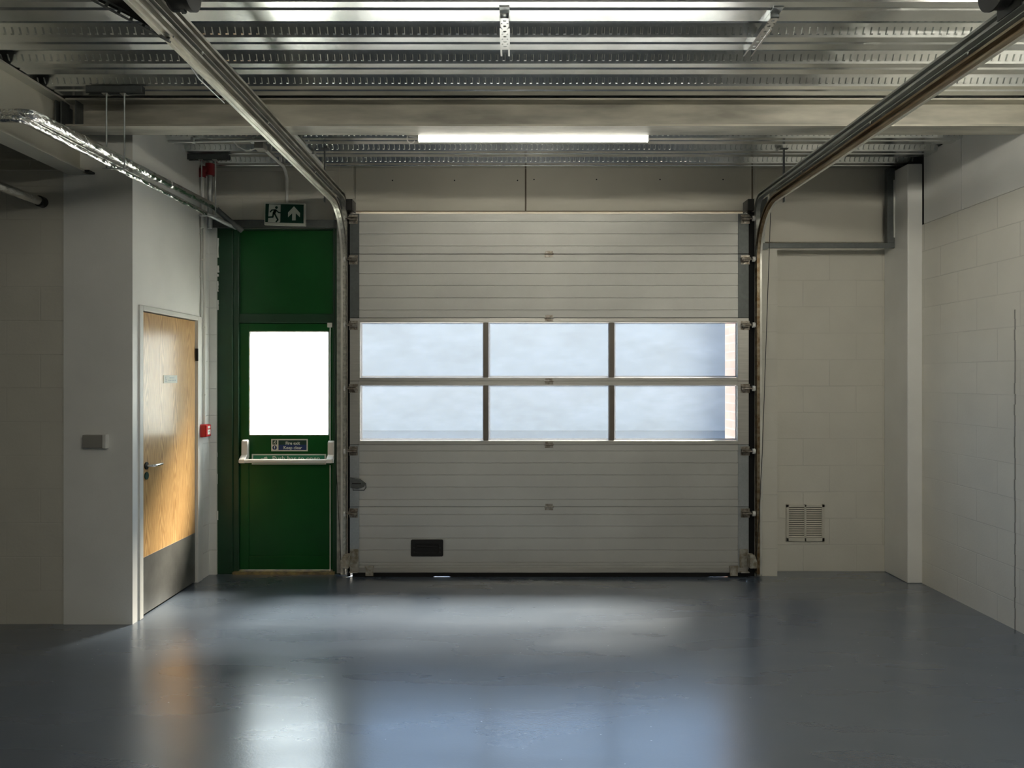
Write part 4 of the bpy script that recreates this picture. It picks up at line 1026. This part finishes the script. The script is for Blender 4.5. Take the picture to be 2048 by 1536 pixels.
MB().tube([(XP, 6.0, zu1), (XP + .02, 6.06, zu1 - .03), (XP + .09, 6.14, zu1 - .10), (XP + .155, 6.19, zu1 - .155)], .022, 16).build('bare_pipe', M['galv_dark'], t, smooth=True)
t = empty('lagged_pipe', (XP, 3.7, 2.90), 'thinner foil lagged pipe just below the thick one', 'pipe', 'foil lagged pipes')
XQ = XP - .025
crinkle([(-4.2, 3.68, zl), (XQ - .04, 3.68, zl), (XQ - .01, 3.69, zl), (XQ, 3.72, zl), (XQ, 5.90, zl1)], .0185, 5).build('lagging', M['foil'], t, smooth=True)
MB().tube([(XQ, 5.88, zl1), (XQ + .03, 5.98, zl1 - .01), (XQ + .09, 6.10, zl1 - .04), (XQ + .12, 6.2, zl1 - .05)], .017, 14).build('bare_pipe', M['galv'], t, smooth=True)

def trapeze(y, x0, x1, xr0, xr1, zbot, label):
    t = empty('pipe_hanger', ((x0 + x1) / 2, y, zbot), label, 'hanger', 'pipe hangers under the decking')
    zs = ZC - .052
    mb = MB(); mb.box(x0, x1, y - .02, y - .0175, zs, ZC - .008); mb.box(x0, x1, y + .0175, y + .02, zs, ZC - .008); mb.box(x0, x1, y - .02, y + .02, ZC - .010, ZC - .008)
    mb.box(x0, x1, y - .02, y - .010, zs, zs + .003); mb.box(x0, x1, y + .010, y + .02, zs, zs + .003)
    mb.build('channel', M['galv_dark'], t)
    for xr in (xr0, xr1):
        MB().cyl((xr, y, zbot), (xr, y, zs + .01), .0045, 8).build('threaded_rod', M['galv'], t)
        MB().box(xr - .018, xr + .018, y - .021, y + .021, zs - .006, zs).build('nut_plate', M['alu_bright'], t)
    mb = MB(); mb.box(xr0 - .02, xr1 + .02, y - .012, y + .012, zbot - .004, zbot); mb.build('cradle', M['galv'], t)
trapeze(4.50, PX(175, 4.5), PX(287, 4.5), PX(213, 4.5), PX(249, 4.5), zl - .014, 'strut channel and two rods carrying the foil pipes before the cross beam')
trapeze(5.86, PX(375, 5.86), PX(459, 5.86), PX(403.5, 5.86), PX(431, 5.86), zl - .001, 'strut channel and two rods carrying the foil pipes by the red coupling')

t = empty('riser_pipe', (-2.43, 6.0, 2.9), 'galvanised riser pipe with a red painted coupling in the corner', 'pipe')
xr_ = PX(420, 6.1)
MB().cyl((xr_, 6.1, 2.86), (xr_, 6.1, 3.46), .020, 16).build('pipe', M['galv'], t, smooth=True)
mb = MB(); xc_ = PX(412, 6.1); mb.cyl((xr_, 6.1, 3.29), (xr_, 6.1, 3.385), .036, 16); mb.cyl((xc_ - .03, 6.08, 3.335), (xr_, 6.1, 3.335), .030, 14); mb.cyl((xc_ - .02, 6.08, 3.27), (xc_ - .02, 6.08, 3.34), .026, 14)
mb.build('coupling', M['red_paint'], t, smooth=True)
MB().cyl((xc_ - .02, 6.08, 2.86), (xc_ - .02, 6.08, 3.29), .017, 14).build('pipe', M['conduit'], t, smooth=True)

# far foil pipe at the left edge
t = empty('lagged_pipe', (-3.13, 4.9, 2.81), 'short dull foil pipe ending at the wall under the cream beam', 'pipe')
MB().cyl((-3.13, 3.8, 2.815), (-3.13, 4.99, 2.815), .028, 18).build('lagging', M['foil'], t, smooth=True)
MB().cyl((-3.13, 4.96, 2.815), (-3.13, 5.005, 2.815), .036, 18).build('wall_collar', M['black_metal'], t, smooth=True)
# trunking high on the front block wall
o = MB(); o.box(-6.0, PX(118, 5.0), 4.985, 5.007, PZ(341, 5), PZ(337, 5)); o.box(-6.0, PX(118, 5.0), 4.985, 5.007, PZ(322, 5), PZ(318, 5)); o.box(-6.0, PX(118, 5.0), 4.995, 5.007, PZ(338, 5), PZ(321, 5)); o.box(PX(60, 5), PX(62, 5), 4.988, 5.0, PZ(338, 5), PZ(321, 5))
o = o.build('cable_trunking', M['cream']); tag(o, 'ribbed trunking high on the block wall below the cream beam', 'trunking')
# small box on the front wall
t = empty('wall_box', (-2.78, 5.0, 1.18), 'small grey surface box on the plastered wall face left of the oak door', 'socket box')
MB().box(PX(165, 4.97), PX(211, 4.97), 4.965, 5.0, PZ(896, 4.97), PZ(870, 4.97)).build('box', M['grey_pl'], t, bevel=.004)
MB().box(PX(205, 4.965), PX(212, 4.965), 4.96, 5.0, PZ(897, 4.965), PZ(869, 4.965)).build('side_cover', M['white_pl'], t, bevel=.003)

# ------------------------------------------------------------------ right alcove
t = empty('support_angle', (2.7, 6.3, 2.75), 'dull galvanised angle framing the alcove panel in an L', 'bracket')
YA = 6.20
mb = MB(); mb.box(PX(1522, YA), 3.165, YA, YA + .018, PZ(496, YA), PZ(486, YA)); mb.build('horizontal_angle', M['galv_dark'], t, bevel=.002)
MB().box(PX(1521, YA), PX(1535, YA), YA - .006, YA, PZ(499, YA), PZ(489, YA)).build('fixing_cleat', M['galv_dark'], t)
mb = MB(); mb.box(PX(1775, YA), 3.165, YA, YA + .05, PZ(486, YA), ZC - .02); mb.build('vertical_angle', M['galv_dark'], t, bevel=.002)
MB().box(PX(1787, YA), 3.1655, YA - .003, YA, PZ(475, YA), PZ(360, YA)).build('paint_strip', M['conduit'], t)

YV = 6.38
t = empty('air_grille', (PX(1609, YV), YV, PZ(1082, YV)), 'square cream louvred air grille low on the alcove wall', 'vent')
gx0, gx1, gz0, gz1 = PX(1571.5, YV), PX(1648, YV), PZ(1082, YV), PZ(1008.5, YV)
mb = MB(); fw = .022; yf = YV - .014
mb.box(gx0, gx0 + fw, yf, YV, gz0, gz1); mb.box(gx1 - fw, gx1, yf, YV, gz0, gz1); mb.box(gx0, gx1, yf, YV, gz0, gz0 + .030); mb.box(gx0, gx1, yf, YV, gz1 - .024, gz1)
cxm = (gx0 + gx1) / 2; mb.box(cxm - .008, cxm + .008, yf, YV, gz0, gz1); mb.build('frame', M['panel_paint'], t, bevel=.002)
mb = MB(); mb.box(gx0 + .005, gx1 - .005, YV - .002, YV, gz0 + .005, gz1 - .005); mb.build('backing', M['black'], t)
mb = MB(); nl = 16; za, zb2 = gz0 + .032, gz1 - .026
for (a, b_) in ((gx0 + fw, cxm - .008), (cxm + .008, gx1 - fw)):
    for i in range(nl):
        z = za + (zb2 - za) * (i + .5) / nl
        mb.prism([(YV - .013, z - .0045), (YV - .011, z - .0055), (YV - .003, z + .002), (YV - .005, z + .0035)], 'X', a - .001, b_ + .001)
mb.build('louvre_set', M['panel_paint'], t)

# white pipe by the right track
t = empty('drop_conduit', (PX(1527, 6.2), 6.2, 1.0), 'short white conduit beside the rust streaked track', 'conduit')
MB().cyl((PX(1524.5, 6.2), 6.2, PZ(1000, 6.2)), (PX(1524.5, 6.2), 6.2, PZ(900, 6.2)), .006, 10).build('tube', M['conduit'], t, smooth=True)
